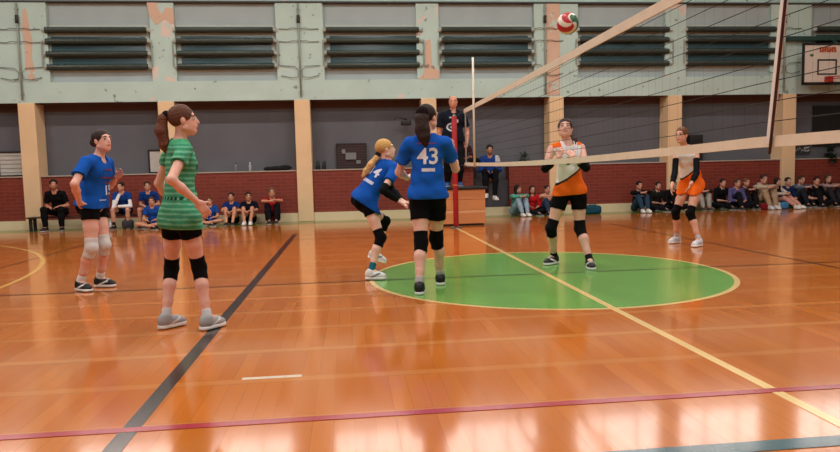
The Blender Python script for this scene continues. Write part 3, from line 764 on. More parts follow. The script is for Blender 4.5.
        if p.get('hood'):
            make('hood', M_CLOTH, [(.02, [el(J['neck']-T[1]*.06*s+T[2]*.01, T, V(.10, .06, .045)*s), rc(J['neck']+T[0]*.07*s, J['neck']+T[1]*.07*s-T[2]*.03, .025*s, .022*s), rc(J['neck']-T[0]*.07*s, J['neck']+T[1]*.07*s-T[2]*.03, .025*s, .022*s)])], h, root, O, p['hood'])
    # --- shorts / trousers
    if p.get('shorts') or p.get('pants'):
        col = p.get('shorts') or p['pants']; fr = p.get('short_len', .38); i = .010*s
        gs_ = [(.035*s, [clip(q_, tp(.22), T[2]) for q_ in hipsg(i)])]
        for q in 'RL':
            hip, kn, an = J['hip'+q], J['kn'+q], J['an'+q]
            if p.get('pants'):
                gs_.append((.03*s, [rc(hip, lerp(hip, kn, .5), .083*k+i, .072*k+i+.004), rc(lerp(hip, kn, .5), kn, .072*k+i+.004, .058*k+i), rc(kn, lerp(kn, an, .4), .058*k+i, .060*k+i), rc(lerp(kn, an, .4), an, .060*k+i, .048*k+i*.5, cut=(lerp(kn, an, .97), nrm(an-kn)))]))
            else:
                gs_.append((.03*s, [rc(hip, lerp(hip, kn, fr+.1), .083*k+i, .074*k+i+.003, cut=(lerp(hip, kn, fr), nrm(kn-hip)))]))
        make('trousers' if p.get('pants') else 'shorts', M_CLOTH, gs_, h, root, O, col, wob=.002*s, k2=.03*s)
    # --- knee pads, arm sleeves, socks, shoes
    for q in 'RL':
        hip, kn, an = J['hip'+q], J['kn'+q], J['an'+q]
        if p.get('pad'):
            c = p['pad']; b1 = lerp(kn, hip, .24); b2 = lerp(kn, an, .26); kd = nrm(nrm(kn-hip)+nrm(kn-an)+V(0, 0, 1e-3))
            o_ = make('knee_pad', M_CLOTH, [(.02*s, [rc(lerp(kn, hip, .27), kn, .066*k, .061*k, cut=(b1, nrm(hip-kn))), rc(kn, lerp(kn, an, .3), .061*k, .060*k, cut=(b2, nrm(an-kn))), el(kn+kd*.02*k, np.eye(3), V(.055, .055, .062)*k)])], h*.8, root, O, c)
            if p.get('padlabel'): o_['label'] = p['padlabel']
        if p.get('armsl') and q in p['armsl'][1]:
            sh, e_, wr = J['sh'+q], J['el'+q], J['wr'+q]; i = .007; a0, a1 = p.get('armrange', (.65, .9))
            make('arm_sleeve', M_CLOTH, [(.01*s, [rc(lerp(sh, e_, a0-.05), e_, .038*k+i, .037*k+i, cut=(lerp(sh, e_, a0), nrm(sh-e_))), rc(e_, lerp(e_, wr, .35), .037*k+i, .038*k+i), rc(lerp(e_, wr, .35), lerp(e_, wr, a1+.05), .038*k+i, .026*k+i, cut=(lerp(e_, wr, a1), nrm(wr-e_)))])], h*.8, root, O, p['armsl'][0])
        fd = fdir(q); up = nrm(V(0, 0, 1)-fd*fd[2]); rr = np.cross(fd, up); R = np.stack([rr, fd, up])
        if p.get('sock'):
            make('sock', M_CLOTH, [(.01, [rc(lerp(an, kn, .30), an, .042*k, .041*k, cut=(lerp(an, kn, p.get('sockh', .16)), nrm(kn-an)))])], h*.8, root, O, p['sock'])
        sc = p.get('shoe')
        if sc:
            b = an-up*.0*s; gz = .085
            fp = lambda x, y, z: an+(rr*x+fd*y+up*z)*s
            upper = [el(fp(0, -.016, -.035), R, V(.041, .052, .055)*s), el(fp(0, .045, -.042), R, V(.045, .085, .046)*s), el(fp(0, .105, -.055), R, V(.044, .060, .036)*s), rc(fp(0, -.010, -.03), fp(0, -.006, -.008), .043*s, .043*s)]
            soler = [clip(rc(fp(0, -.026, -.074), fp(0, .118, -.074), .042*s, .048*s), fp(0, 0, -.060), up)]
            two = p.get('h', .011) < .0095
            lo_c = np.array(s2l(p.get('sole', 'e8e8e8'))); up_c = np.array(s2l(sc)); ac = np.array(s2l(p['accent'])) if p.get('accent') else None
            def shcol(P, an=an, rr=rr, fd=fd, up=up):
                C = np.tile(up_c, (len(P), 1)); L = np.stack([(P-an)@rr, (P-an)@fd, (P-an)@up], 1)/s
                if ac is not None:
                    m = (np.abs(L[:, 0]) > .022) & (np.abs((L[:, 2]+.045)-(L[:, 1]-.04)*.45) < .009) & (L[:, 1] > -.01) & (L[:, 1] < .1); C[m] = ac
                    m = (np.abs(L[:, 0]) < .020) & (L[:, 1] > .03) & (L[:, 1] < .11) & (np.sin(L[:, 1]*330) > .2) & (L[:, 2] > -.05); C[m] = ac
                C[L[:, 2] < -.0655] = lo_c
                return C
            so = make('shoe', M_SHOE, [(.02*s, upper)]+([] if two else [(.01, soler)]), h*.75, root, O, shcol, cuts=[(fp(0, 0, -.0845 if not two else -.074), -up)])
            if two:
                sl_ = make('sole', M_SHOE, [(.006*s, soler)], h*.6, so, O, p.get('sole', 'e8e8e8'), cuts=[(fp(0, 0, -.085), -up)])
    return out

def project_text(out, txt, size, t, side, x0=0, col='e8e8ee', nm='number', squash=1.0):
    """lay lettering on the shirt: side +1 front, -1 back; t height fraction along the torso"""
    cu = bpy.data.curves.new('text', 'FONT'); cu.body = txt; cu.size = size; cu.align_x = 'CENTER'; cu.align_y = 'CENTER'; cu.offset = size*.018
    to = bpy.data.objects.new('text', cu); COL.objects.link(to)
    dg = bpy.context.evaluated_depsgraph_get(); me = bpy.data.meshes.new_from_object(to.evaluated_get(dg)); bpy.data.objects.remove(to)
    bm = bmesh.new(); bm.from_mesh(me)
    for _ in range(2): bmesh.ops.subdivide_edges(bm, edges=[e for e in bm.edges if e.calc_length() > .012], cuts=1)
    bmesh.ops.triangulate(bm, faces=bm.faces[:])
    sh = out['shirt']; T = out['T']; O = out['O']
    tree = BVHTree.FromPolygons([tuple(v.co) for v in sh.data.vertices], [tuple(q.vertices) for q in sh.data.polygons])
    c = out['tp'](t); d = Vector(T[1])*-side
    for v in bm.verts:
        p = c+T[0]*(v.co.x*squash*(-side)+x0)+T[2]*v.co.y
        o_ = Vector(p-O)-d*.6; hit, n, i, dist = tree.ray_cast(o_, d)
        v.co = (hit-d*.004) if hit is not None else Vector(p-O)-d*.15
    m2 = bpy.data.meshes.new(nm); bm.to_mesh(m2); bm.free()
    o = bpy.data.objects.new(nm, m2); COL.objects.link(o); m2.materials.append(mat('print_'+col, col, .7, noise=0)); o.parent = sh
    return o
def print_bar(out, x0, x1, t, hgt, side, col, nm='printed_bar'):
    sh = out['shirt']; T = out['T']; O = out['O']
    tree = BVHTree.FromPolygons([tuple(v.co) for v in sh.data.vertices], [tuple(q.vertices) for q in sh.data.polygons])
    c = out['tp'](t); d = Vector(T[1])*-side; n = max(2, int((x1-x0)/.01)); v = []; f = []
    for j in (0, 1):
        for i in range(n+1):
            p = c+T[0]*(x0+(x1-x0)*i/n)+T[2]*hgt*(j-.5); hit, _, _, _ = tree.ray_cast(Vector(p-O)-d*.6, d)
            v.append(tuple((hit-d*.004) if hit is not None else Vector(p-O)-d*.14))
    for i in range(n): f.append((i, i+1, n+2+i, n+1+i))
    return obj(nm, v, f, mat('print_'+col, col, .7, noise=0), sh)

HERO = {
'left':dict(H=1.62,head=(-4.39,0.15,1.46),neck=(-4.45,0.16,1.29),pelvis=(-4.53,0.18,0.86),shR=(-4.50,-0.02,1.25),shL=(-4.42,0.34,1.25),elR=(-4.54,-0.21,1.05),wrR=(-4.57,-0.04,0.88),haR=(-4.56,0.03,0.80),elL=(-4.46,0.49,1.02),wrL=(-4.33,0.30,1.11),haL=(-4.24,0.24,1.17),hipR=(-4.52,0.08,0.81),hipL=(-4.52,0.28,0.80),knR=(-4.51,0.02,0.43),knL=(-4.44,0.17,0.44),anR=(-4.66,0.09,0.09),anL=(-4.54,0.28,0.09),toR=(-4.54,0.00,0.03),toL=(-4.39,0.25,0.02)),
'green':dict(H=1.60,head=(-3.15,-1.83,1.49),neck=(-3.19,-1.83,1.33),pelvis=(-3.21,-1.83,0.83),shR=(-3.12,-2.00,1.27),shL=(-3.29,-1.66,1.29),elR=(-3.17,-2.19,1.08),wrR=(-3.03,-2.08,0.92),haR=(-2.98,-2.04,0.84),elL=(-3.41,-1.60,1.05),wrL=(-3.36,-1.44,0.88),haL=(-3.29,-1.51,0.85),hipR=(-3.15,-1.90,0.80),hipL=(-3.28,-1.76,0.79),knR=(-3.11,-1.78,0.44),knL=(-3.34,-1.64,0.42),anR=(-3.05,-1.88,0.09),anL=(-3.36,-1.78,0.09),toR=(-2.97,-1.77,0.03),toL=(-3.28,-1.69,0.02)),
'43':dict(H=1.70,head=(-1.27,-0.62,1.58),neck=(-1.29,-0.64,1.40),pelvis=(-1.29,-0.60,0.90),shR=(-1.12,-0.66,1.34),shL=(-1.46,-0.62,1.34),elR=(-1.01,-0.52,1.11),wrR=(-1.01,-0.32,1.27),haR=(-1.03,-0.38,1.36),elL=(-1.54,-0.49,1.09),wrL=(-1.44,-0.26,1.03),haL=(-1.37,-0.18,1.07),hipR=(-1.21,-0.60,0.84),hipL=(-1.37,-0.60,0.85),knR=(-1.20,-0.49,0.46),knL=(-1.37,-0.69,0.45),anR=(-1.16,-0.40,0.09),anL=(-1.41,-0.85,0.09),toR=(-1.13,-0.22,-0.03),toL=(-1.38,-0.68,-0.02)),
'blond':dict(H=1.58,head=(-1.61,0.30,1.33),neck=(-1.60,0.30,1.19),pelvis=(-1.85,0.30,0.82),shR=(-1.52,0.16,1.13),shL=(-1.66,0.43,1.15),elR=(-1.67,0.01,0.91),wrR=(-1.51,0.14,0.80),haR=(-1.43,0.10,0.75),elL=(-1.54,0.59,0.90),wrL=(-1.45,0.40,0.79),haL=(-1.39,0.33,0.75),hipR=(-1.82,0.22,0.78),hipL=(-1.88,0.38,0.77),knR=(-1.70,0.15,0.42),knL=(-1.62,0.65,0.55),anR=(-1.81,0.05,0.09),anL=(-1.74,0.75,0.20),toR=(-1.68,0.03,0.02),toL=(-1.63,0.72,0.12)),
'orange':dict(H=1.66,head=(0.36,0.42,1.52),neck=(0.39,0.44,1.37),pelvis=(0.44,0.50,0.87),shR=(0.21,0.44,1.30),shL=(0.54,0.42,1.31),elR=(0.11,0.34,1.09),wrR=(0.22,0.23,1.21),haR=(0.27,0.24,1.30),elL=(0.53,0.24,1.09),wrL=(0.35,0.12,1.21),haL=(0.30,0.19,1.28),hipR=(0.35,0.50,0.82),hipL=(0.52,0.46,0.81),knR=(0.22,0.50,0.43),knL=(0.53,0.44,0.42),anR=(0.30,0.66,0.09),anL=(0.57,0.25,0.09),toR=(0.13,0.55,0.04),toL=(0.54,0.08,0.04)),
'right':dict(H=1.60,head=(2.43,1.85,1.49),neck=(2.52,1.92,1.32),pelvis=(2.71,2.08,0.84),shR=(2.41,1.95,1.22),shL=(2.63,1.82,1.22),elR=(2.33,1.82,0.99),wrR=(2.22,1.68,0.83),haR=(2.20,1.66,0.73),elL=(2.57,1.70,0.98),wrL=(2.42,1.57,0.84),haL=(2.36,1.52,0.77),hipR=(2.64,2.13,0.79),hipL=(2.74,1.99,0.79),knR=(2.47,2.06,0.45),knL=(2.58,1.87,0.44),anR=(2.56,2.20,0.09),anL=(2.64,1.75,0.09),toR=(2.38,2.12,0.02),toL=(2.49,1.65,-0.01)),
'umpire':dict(H=1.80,head=(0.11,6.55,2.44),neck=(0.11,6.60,2.25),pelvis=(0.10,6.60,1.72),shR=(-0.11,6.60,2.17),shL=(0.31,6.60,2.17),elR=(-0.17,6.62,1.86),wrR=(-0.14,6.62,1.58),haR=(-0.14,6.53,1.50),elL=(0.39,6.61,1.87),wrL=(0.36,6.49,1.63),haL=(0.35,6.43,1.53),hipR=(-0.00,6.60,1.66),hipL=(0.20,6.60,1.65),knR=(-0.03,6.45,1.24),knL=(0.21,6.48,1.24),anR=(-0.02,6.60,0.86),anL=(0.21,6.60,0.86),toR=(-0.06,6.45,0.76),toL=(0.22,6.45,0.76)),
}
L_ = lambda c: np.array(s2l(c))
HR = .0078
# left player, blue shirt
P = HERO['left']
a = person(P, dict(label='girl in blue shirt and white knee pads at left, looking right, one hand raised', h=HR, skin='d9a494', face=(.82, -.50, .12), hair='2b1c18', brow='2a1a15', bun=True, g=.97,
    shirt='1450a8', sleeve=.62, hem=-.08, fit=.018, flare=.012, shorts='08080a', short_len=.30, pad='c9c5c4', padlabel='white knee pad', sock='d8d8d8', sockh=.2, shoe='121214', sole='e6e6e6', accent='dcdcdc', curl=.5,
    palmL=(-.3, -.6, .2), thumbL=(-.6, .2, .8), palmR=(.2, 1, 0)))
project_text(a, '15', .13, .33, 1, -.03, 'd8d8e4'); 
for t, x0, x1, c in ((.80, -.06, .05, '6e2440'), (.62, -.10, .09, '6e2440'), (.50, -.09, .03, '6e2440'), (.36, -.11, -.04, '6e2440'), (.12, .0, .10, '8fa8d8')): print_bar(a, x0, x1, t, .014, 1, c)
# green shirt girl
def greencol(L):
    C = np.tile(L_('3c8a68'), (len(L), 1)); st = np.sin(L[:, 2]*88) > .35; C[st & (L[:, 2] < .95)] = L_('6db291')
    C[L[:, 2] > .98] = L_('4a9c72')
    m = (np.abs(L[:, 2]-.235) < .022) & (np.sin(L[:, 0]*160+L[:, 1]*90) > -.3) & (L[:, 1] < .06); C[m] = L_('143a2c')
    m = (np.abs(L[:, 2]-.31) < .02) & (L[:, 0] < -.02) & (L[:, 1] < -.02) & (L[:, 0] > -.10); C[m] = L_('b02a3a')
    m = (L[:, 1] > .09) & (L[:, 2] > .3) & (np.sin(L[:, 2]*40) > .3); C[m] = L_('17402e')
    m = (L[:, 1] > .105) & (L[:, 2] > .3) & (np.sin(L[:, 2]*40+2) > .8); C[m] = L_('b02a3a')
    return C
a = person(HERO['green'], dict(label='girl in green striped shirt with long brown ponytail, standing closest to the camera', h=HR, skin='dea998', face=(.96, .20, .06), hair='5a3728', brow='4a2f22', g=.86, hs=.98,
    tail=[(0, -.115, .055), (0, -.150, .02), (.0, -.165, -.07), (.0, -.155, -.17), (0, -.14, -.25)], tailr=[.022, .036, .045, .038, .012], tailcol='63392a',
    shirt=greencol, sleeve=.46, hem=-.20, fit=.018, flare=.018, shorts='070709', short_len=.34, pad='0a0a0c', sock='c9c9cc', shoe='9a9a9e', sole='e6e6e6', accent='d4d4d6', wob=.004, curl=.5,
    palmR=(.2, 1, .0), palmL=(.2, -1, 0)))
tg = HERO['green']
# number 43
a = person(HERO['43'], dict(label='girl in blue number 43 shirt with long dark hair, seen from behind', h=HR, skin='dcae9e', face=(.72, .66, .05), hair='241614', brow='2a1a15', g=.98, wide=.95,
    tail=[(.01, -.085, .05), (.015, -.105, -.01), (.03, -.125, -.10), (.045, -.125, -.17), (.05, -.115, -.235)], tailr=[.05, .062, .064, .056, .025], tailcol='2a1815', tie='1a1012',
    shirt='1655b4', sleeve=.62, hem=-.10, fit=.016, flare=.008, shorts='070709', short_len=.50, pad='08080a', sock='a8a8a8', shoe='131316', sole='d8d8d8', accent='e6e6e6', wob=.004, curl=.6,
    palmR=(-.3, .5, 0), thumbR=(-1, -.2, 0)))
project_text(a, '43', .20, .66, -1, .01, 'dcdce6'); print_bar(a, -.05, .07, .43, .03, -1, 'c9cbe0', 'name_print'); print_bar(a, -.09, .08, .90, .008, -1, '8a2a5a', 'seam_print')
# blonde
a = person(HERO['blond'], dict(label='blonde girl in blue shirt crouching forward beside number 43', h=HR, skin='e4b6a4', face=(.97, .12, .10), hair='c79a5c', brow='a07a50', g=.88, tilt=(-.05, 0, 0),
    tail=[(0, -.09, -.035), (0, -.125, -.085), (0, -.19, -.15), (0, -.25, -.21), (0, -.29, -.26)], tailr=[.022, .033, .036, .032, .014], tailcol='cda26a', tie='2a2422',
    shirt='1450aa', sleeve=.58, hem=-.12, fit=.018, flare=.012, shorts='070709', short_len=.34, pad='0a0a0c', sock='1d6a80', shoe='dcdcde', sole='f0f0f0', accent='5a6a78', sockh=.28, armsl=('121216', 'RL'), armrange=(.75, .95), fzL=-.35, curl=.5))
project_text(a, '14', .15, .66, -1, .035, 'd6dcf0'); print_bar(a, -.04, .11, .40, .035, -1, 'c0cbea', 'name_print')
# front player in orange and white
def orangecol(L):
    C = np.tile(L_('e8eaf0'), (len(L), 1)); d = L[:, 2]-(.30-L[:, 0]*1.15)
    C[d < 0] = L_('e8671c'); C[np.abs(d) < .022] = L_('241a1a')
    C[(L[:, 2] > .93) & (np.abs(L[:, 0]) > .085)] = L_('e8671c')
    return C
def orangecol2(L):
    C = orangecol(L); C[L[:, 2] > .80] = L_('d8d4d2'); return C
P = HERO['orange']
a = person(P, dict(label='girl in white and orange shirt with black shorts, looking up on the green circle', h=HR, skin='dcaa9a', face=(-.30, -.90, .28), hair='3c2520', brow='3a241c', tail=[(-.02, -.09, -.02), (-.06, -.10, -.07), (-.09, -.07, -.12), (-.10, -.04, -.17)], tailr=[.04, .045, .04, .02], g=.97, wide=.92,
    shirt=orangecol, sleeve=0, tank=True, hem=-.12, fit=.012, flare=.0, shorts='080709', short_len=.46, pad='0e0e11', sock='1a1a1e', shoe='151518', sole='e0e0e0', accent='e6e6e6', armsl=('111014', 'RL'), armrange=(.62, .55), curl=.9,
    palmR=(.2, .9, .2), palmL=(-.2, .9, .2), thumbR=(-.5, .2, .6), thumbL=(.5, .2, .6)))
project_text(a, '3', .12, .62, 1, .03, '26222a', 'number')
# right player in orange
a = person(HERO['right'], dict(label='girl in white and orange kit with black arm sleeves, leaning forward at the right', h=HR, skin='d29e86', face=(-.80, -.58, -.02), hair='6a4530', brow='3a241c', g=.90, wide=.98, bun=True,
    shirt=lambda L: orangecol(L*np.array([1, 1, 1])+np.array([0, 0, -.05])), sleeve=0, tank=True, hem=-.11, fit=.013, flare=.010, shorts='c8561c', short_len=.22, pad='0a0a0c', sock='b8b8bc', shoe='d4d6dc', sole='f0f0f0', accent='a8aeb8', armsl=('101014', 'RL'), armrange=(.2, .8), curl=.5))
# referee
def umpcol(L):
    C = np.tile(L_('141a26'), (len(L), 1)); f = L[:, 1] > 0
    r = np.hypot(L[:, 0]-.05, (L[:, 2]-.42)*.55)
    C[f & (r < .085) & (r > .055)] = L_('b8bcc4'); C[f & (r < .025)] = L_('9aa0a8')
    C[f & (np.abs(L[:, 0]-.06) < .03) & (np.abs(L[:, 2]-.78) < .02)] = L_('b8bcc4')
    C[f & (np.abs(L[:, 0]+.02) < .06) & (np.abs(L[:, 2]-.64) < .06)] = L_('c9ccd4')
    return C
a = person(HERO['umpire'], dict(label='balding referee in navy shirt standing on the wooden stand behind the net post', h=.0105, z0=.762, skin='cf8d72', face=(-.15, -.98, -.05), hair=None, shortgrey=True, g=1.12, wide=1.05,
    shirt=umpcol, sleeve=.72, hem=-.12, fit=.02, flare=.012, pants='14141a', shoe='1f4a86', sole='c8c8c8', curl=.6))

# ------------------------------------------------------------------ spectators
def sit(X, Y, yaw, H, kind, lean=0, z0=0, swap=1, arms='knees'):
    """joint set for a seated figure; local frame x = own right, y = forward, z up, scaled from 1.5 m"""
    c = H/1.5
    J = dict(pelvis=(0, 0, .12), neck=(lean, .07, .525), head=(lean*1.3, .13, .655), shR=(.150+lean, .075, .475), shL=(-.150+lean, .075, .475), hipR=(.08, .02, .11), hipL=(-.08, .02, .11))
    if kind == 'hug': J.update(knR=(.10, .33, .385), knL=(-.10, .33, .385), anR=(.07, .47, .085), anL=(-.07, .47, .085), toR=(.08, .62, .02), toL=(-.08, .62, .02))
    elif kind == 'cross': J.update(knR=(.31, .27, .14), knL=(-.31, .27, .14), anR=(-.07, .40, .075), anL=(.07, .33, .10), toR=(-.20, .46, .03), toL=(.20, .40, .05))
    elif kind == 'mix': J.update(knR=(.10, .33, .385), knL=(-.30, .28, .13), anR=(.09, .47, .085), anL=(.04, .36, .08), toR=(.10, .62, .02), toL=(.16, .46, .03))
    elif kind == 'out': J.update(knR=(.10, .38, .25), knL=(-.08, .38, .27), anR=(.12, .70, .085), anL=(-.06, .68, .085), toR=(.15, .83, .06), toL=(-.08, .82, .06))
    elif kind == 'bench': 
        z = .30/c
        for q in ('pelvis', 'neck', 'head', 'shR', 'shL', 'hipR', 'hipL'): J[q] = (J[q][0], J[q][1]+(.12 if q in ('neck', 'head', 'shR', 'shL') else 0), J[q][2]+z-.02)
        J.update(knR=(.16, .38, .43), knL=(-.16, .38, .43), anR=(.15, .36, .085), anL=(-.15, .36, .085), toR=(.19, .52, .02), toL=(-.19, .52, .02))
    elif kind == 'high':
        z = .84/c
        for q in ('pelvis', 'neck', 'head', 'shR', 'shL', 'hipR', 'hipL'): J[q] = (J[q][0], J[q][1], J[q][2]+z-.03)
        J.update(knR=(.12, .34, .92), knL=(-.10, .36, .92), anR=(.10, .42, .47), anL=(-.07, .44, .42), toR=(.12, .58, .39), toL=(-.12, .60, .34))
    kz = (J['knR'][2]+J['knL'][2])/2
    if arms == 'knees': J.update(elR=(.195+lean, .22, max(.34, kz-.08)), elL=(-.195+lean, .22, max(.34, kz-.08)), wrR=(.06, .42, kz*.62+.08), wrL=(-.05, .42, kz*.62+.09), haR=(-.02, .46, kz*.62+.06), haL=(.03, .47, kz*.62+.07))
    elif arms == 'lap': J.update(elR=(.20+lean, .14, J['shR'][2]-.24), elL=(-.20+lean, .14, J['shR'][2]-.24), wrR=(.10, .30, J['hipR'][2]+.12), wrL=(-.10, .30, J['hipR'][2]+.12), haR=(.03, .36, J['hipR'][2]+.10), haL=(-.03, .36, J['hipR'][2]+.10))
    elif arms == 'chin': J.update(elR=(.14+lean, .36, J['knR'][2]+.06), elL=(-.20+lean, .28, J['knR'][2]+.08), wrR=(.03, .24, J['neck'][2]-.02), wrL=(.06, .36, J['knR'][2]+.08), haR=(.01, .21, J['neck'][2]+.06), haL=(.13, .38, J['knR'][2]+.05))
    elif arms == 'rest': J.update(elR=(.19+lean, .24, kz+.10), elL=(-.19+lean, .24, kz+.10), wrR=(.05, .40, kz+.10), wrL=(-.05, .40, kz+.12), haR=(-.03, .42, kz+.09), haL=(.04, .42, kz+.11))
    elif arms == 'down': J.update(elR=(.24+lean, .02, J['shR'][2]-.24), elL=(-.24+lean, .10, J['shR'][2]-.24), wrR=(.30, .12, J['pelvis'][2]-.02), wrL=(-.10, .30, J['hipR'][2]+.14), haR=(.33, .16, J['pelvis'][2]-.06), haL=(-.03, .34, J['hipR'][2]+.12))
    cy, sy = math.cos(yaw), math.sin(yaw); o = {'H': H}
    for k_, (x, y, z) in J.items():
        x, y, z = x*c, y*c, z*c
        # forward = -Y world rotated by yaw ; own right = -X world
        o[k_] = (X-x*cy+y*sy, Y-y*cy-x*sy, z+z0)
    return o
def spect(X, H, kind, arms, label, yaw=0, fy=None, Y=8.60, lean=0, group=None, z0=0, **kw):
    J = sit(X, Y, yaw, H, kind, lean, z0, arms=arms)
    fa = fy if fy is not None else yaw
    kw.setdefault('face', (math.sin(fa), -math.cos(fa), -.02))
    hemv = -.02
    d = dict(label=label, seated=True, h=.011, g=.95, base=(X, Y-.25, 0), hem=kw.pop('hem', hemv), flare=.0, fit=.014, skin='c8937e', sock=None, shoe='1a1a1e', sole='cfcfcf', curl=.7, palmR=(0, 1, -.3), palmL=(0, 1, -.3))
    d.update(kw)
    return person(J, d)
BLK, SH = '121216', dict(pad=None)
spect(-8.20, 1.62, 'bench', 'lap', 'man in black T-shirt and black trousers on the bench beside the left pillar', Y=8.46, fy=.4, shirt='0f0f13', sleeve=.7, pants='101014', hair='1d1513', skin='c08468', stub=True, sock='d0d0d0', sockh=.2)
spect(-7.35, 1.44, 'bench', 'lap', 'child in blue shirt on the bench, mostly hidden behind the left player', Y=8.46, shirt='163f86', sleeve=.6, shorts=BLK, hair='2b1c16')
spect(-6.85, 1.44, 'bench', 'chin', 'child in blue shirt with long white sleeves, chin on hand, on the bench', Y=8.46, fy=-.2, shirt='173f88', sleeve=.45, shorts=BLK, short_len=.6, hair='2a1b16', armsl=('e2e2e6', 'RL'), armrange=(.45, .95), sock='17171b', sockh=.4)
spect(-6.30, 1.44, 'bench', 'lap', 'child in blue shirt at the right end of the bench, behind the floor sitter', Y=8.46, fy=.3, shirt='153a80', sleeve=.6, shorts=BLK, hair='3a261c')
spect(-6.14, 1.35, 'cross', 'lap', 'child in blue shirt cross-legged on the floor in front of the bench', Y=8.02, fy=.1, shirt='1a4796', sleeve=.6, shorts=BLK, hair='4a3022', skin='cc9274')
GL = 'children against the wall between green shirt girl and pillar'
spect(-5.05, 1.25, 'cross', 'lap', 'child in blue shirt cross-legged, first on the right of the green shirt girl', Y=8.50, fy=.1, shirt='1c4a9a', sleeve=.6, shorts=BLK, hair='5a3c28', skin='cc9274')
spect(-4.60, 1.42, 'hug', 'knees', 'child in navy shirt hugging bare knees, second right of the green shirt girl', shirt='17306a', sleeve=.6, shorts=BLK, hair='2a1c18', skin='cc9274', shoe='18181c')
spect(-4.22, 1.42, 'hug', 'knees', 'child in black shirt with bright white shoes, hugging knees', fy=.25, shirt='10131f', sleeve=.9, shorts=BLK, hair='2a1b17', shoe='e8e8e8', skin='c98e72')
spect(-3.72, 1.58, 'hug', 'rest', 'person in red shirt and black trousers sitting right before the second pillar', yaw=.1, fy=.2, shirt='a81a20', sleeve=.75, pants='131318', hair='6a5040', skin='c98e72', bun=False, shoe='26262a')
spect(1.87, 1.42, 'hug', 'rest', 'girl with long dark hair in mint sweater and light jeans by the niche', yaw=.25, fy=.75, shirt='5aa898', sleeve=1.85, pants='93aec2', hair='251714', long=True, shoe='e4e4e4')
spect(2.24, 1.38, 'cross', 'lap', 'girl in bright red sweater sitting between the mint and peach sweaters', fy=.1, shirt='b81f24', sleeve=1.85, pants='17171c', hair='3a231b', long=True)
spect(2.60, 1.38, 'hug', 'rest', 'child in peach shirt and dark jeans half hidden behind the front orange player', fy=.2, shirt='d09880', sleeve=.6, pants='2b3d55', hair='2a1b16')
spect(4.83, 1.45, 'hug', 'rest', 'person in dark jacket and blue jeans with white shoes, leftmost of the right crowd', fy=.1, shirt=lambda L: np.where((np.abs(L[:, 2:3]-.72) < .05), L_('7a808a'), L_('12141a')), sleeve=1.85, pants='2c4258', hair='1f1614', shoe='e4e4e4', Y=8.60)
spect(5.30, 1.40, 'cross', 'lap', 'person in dark green jacket sitting cross-legged in front of a pillar', fy=-.1, shirt='1c1e1c', sleeve=1.3, pants='14151a', hair='2b1d17', hood='1c1e1c', Y=8.60)
spect(5.62, 1.45, 'mix', 'lap', 'person in black top directly behind the right player in orange', fy=-.2, shirt='101014', sleeve=1.8, pants='121216', hair='241814', Y=8.48)
spect(6.42, 1.42, 'hug', 'rest', 'person in brown top and light grey trousers just right of the right orange player', fy=.1, yaw=-.2, shirt='3a2a28', sleeve=1.8, pants='9b948e', hair='3a261c', shoe='2a2a2e', Y=8.60)
spect(6.92, 1.46, 'cross', 'lap', 'person in black hoodie with bare forearms folded over crossed legs', fy=-.1, shirt='0e1014', sleeve=1.4, pants='101216', hair='1b1412', hood='0e1014', Y=8.60)
spect(7.18, 1.46, 'mix', 'lap', 'person in lavender purple sweater right of the black hoodie', fy=.1, shirt='575180', sleeve=1.85, pants='15161e', hair='4a3226', Y=8.42)
spect(7.54, 1.46, 'hug', 'rest', 'person in brown top between the purple sweater and the cream hoodie', fy=.2, shirt='3a2422', sleeve=1.8, pants='1a171a', hair='6a4632', Y=8.64)
spect(7.86, 1.62, 'hug', 'rest', 'taller person in cream hoodie and beige trousers, head above the neighbours', fy=.0, shirt='b8ab98', sleeve=1.85, pants='a58a70', hair='3c2820', hood='c0b4a2', shoe='c9c9c9', Y=8.46)
spect(8.26, 1.45, 'out', 'rest', 'person in white coat and pink leggings with white shoes stretched forward', fy=.25, yaw=.35, shirt=lambda L: np.where((np.abs(L[:, 0:1]) < .07), L_('1a1416'), L_('cbc0b4')), sleeve=1.85, pants='c98f80', hair='2a1a16', long=True, shoe='dcdad6', Y=8.56)
spect(8.60, 1.45, 'cross', 'lap', 'child in navy blue shirt holding a phone in front of the right pillar', fy=-.1, shirt='1b2c58', sleeve=.9, pants='15161c', hair='2a1c18', Y=8.62)
spect(8.97, 1.52, 'hug', 'rest', 'person in grey blue sweater just right of the right pillar', fy=.1, shirt='5f6a7c', sleeve=1.85, pants='23242c', hair='3a281e', Y=8.66)
spect(9.17, 1.45, 'mix', 'lap', 'person in black T-shirt with pale arms crossed over the legs, near the right edge', fy=-.3, shirt='0a0a0c', sleeve=.8, pants='15151a', hair='221815', Y=8.38)
spect(9.64, 1.55, 'hug', 'rest', 'person in pale pink and grey cardigan second from the right edge', fy=-.15, shirt=lambda L: np.where((np.abs(L[:, 0:1]) < .05), L_('1f1a1a'), L_('a58a8a')), sleeve=1.85, pants='2a2a30', hair='4a3024', long=True, Y=8.62)
spect(9.93, 1.45, 'cross', 'lap', 'person in black top at the very right edge of the crowd', fy=-.2, shirt='16151a', sleeve=1.5, pants='1a1a20', hair='2a1b17', Y=8.40)
a = spect(1.33, 1.70, 'high', 'lap', 'bearded man in blue jacket with black trousers seated high in the wall niche', Y=9.0-.10, yaw=-.15, fy=-.1, z0=0, shirt=lambda L: np.where((L[:, 0:1] < -.12) & (L[:, 2:3] > .75), L_('c9ccd4'), L_('1b3f88')), sleeve=1.85, pants='111115', hair='171113', stub=True, skin='b98468', shoe='d6d6d8', sole='e8e8e8', base=(1.33, 8.9, .84))
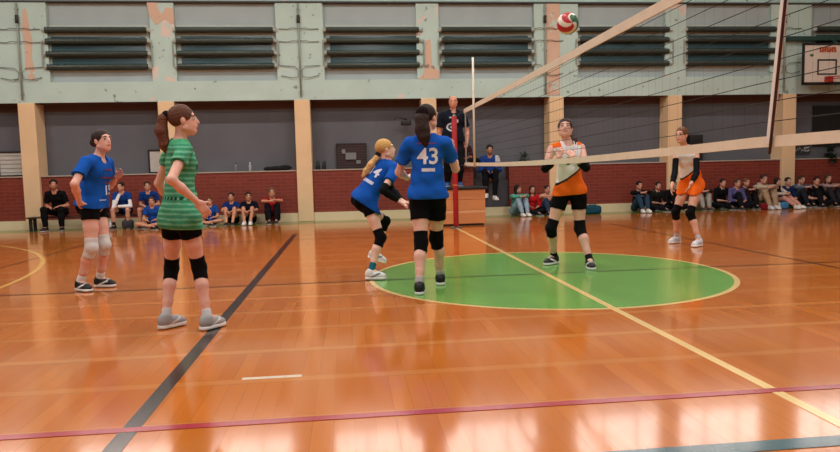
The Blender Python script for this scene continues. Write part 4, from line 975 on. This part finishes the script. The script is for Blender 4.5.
a = spect(.72, 1.40, 'cross', 'lap', 'person in dark maroon top sitting on the brick ledge behind the referee stand', Y=9.02, z0=BT+.02, shirt='3a1c20', sleeve=1.2, pants='17151a', hair='4a2c20', skin='b87a62', base=(.72, 9.0, BT+.025))

# ------------------------------------------------------------------ bags and small floor things
def bag(x, y, rx, ry, rz, col, label, strap=None):
    r = empty('bag', (x, y, 0)); tag(r, label, 'bag'); O = V(x, y, 0)
    make('bag_body', M_CLOTH, [(.03, [rbox(V(x, y, rz), np.eye(3), V(rx, ry, rz), min(rx, ry, rz)*.6), el(V(x, y, rz*1.3), np.eye(3), V(rx*.8, ry*.8, rz*.9))])], .012, r, O, col, cuts=[(V(0, 0, .002), V(0, 0, -1))], wob=.004)
    MB().tube([(-rx*.5, -ry*.3, rz*1.7), (-rx*.3, -ry*.4, rz*2.4), (rx*.3, -ry*.4, rz*2.4), (rx*.5, -ry*.3, rz*1.7)], .010, 6).build('handle', mat('bag_handle', '17171a', .8), r, True)
bag(3.62, 8.35, .20, .13, .10, '1e4a5c', 'dark teal sports bag on the floor right of the front orange player')
bag(7.72, 8.05, .11, .08, .07, '7a1a24', 'small dark red bag on the floor before the brown top person')
bag(7.98, 8.02, .09, .07, .08, 'd0d0cc', 'small white bag on the floor beside the blue one')
bag(8.18, 8.03, .10, .07, .08, '3f7aa8', 'small light blue bag on the floor before the cream hoodie')
bag(-6.72, 8.14, .11, .09, .10, '3c3c40', 'grey bag on the floor under the bench, before the white sleeved child')
b_ = bottle  # shorter name for the two bottles under the bench
b_(-7.08, 'white bottle standing under the bench', 'd8d8d8', 'f4f4f4'); bpy.data.objects['bottle.002'].location = (-7.08, 8.16, 0)
b_(-7.22, 'pink bottle standing under the bench', 'd0507a', 'e8a0b8'); bpy.data.objects['bottle.003'].location = (-7.22, 8.16, 0)

# ------------------------------------------------------------------ world and colour management
w = bpy.data.worlds.new('world'); bpy.context.scene.world = w; w.use_nodes = True
w.node_tree.nodes['Background'].inputs[0].default_value = (.5, .6, .75, 1); w.node_tree.nodes['Background'].inputs[1].default_value = .3
vs = bpy.context.scene.view_settings; vs.view_transform = 'Standard'; vs.look = 'None'; vs.gamma = 1; vs.use_curve_mapping = False; vs.exposure = 0.17
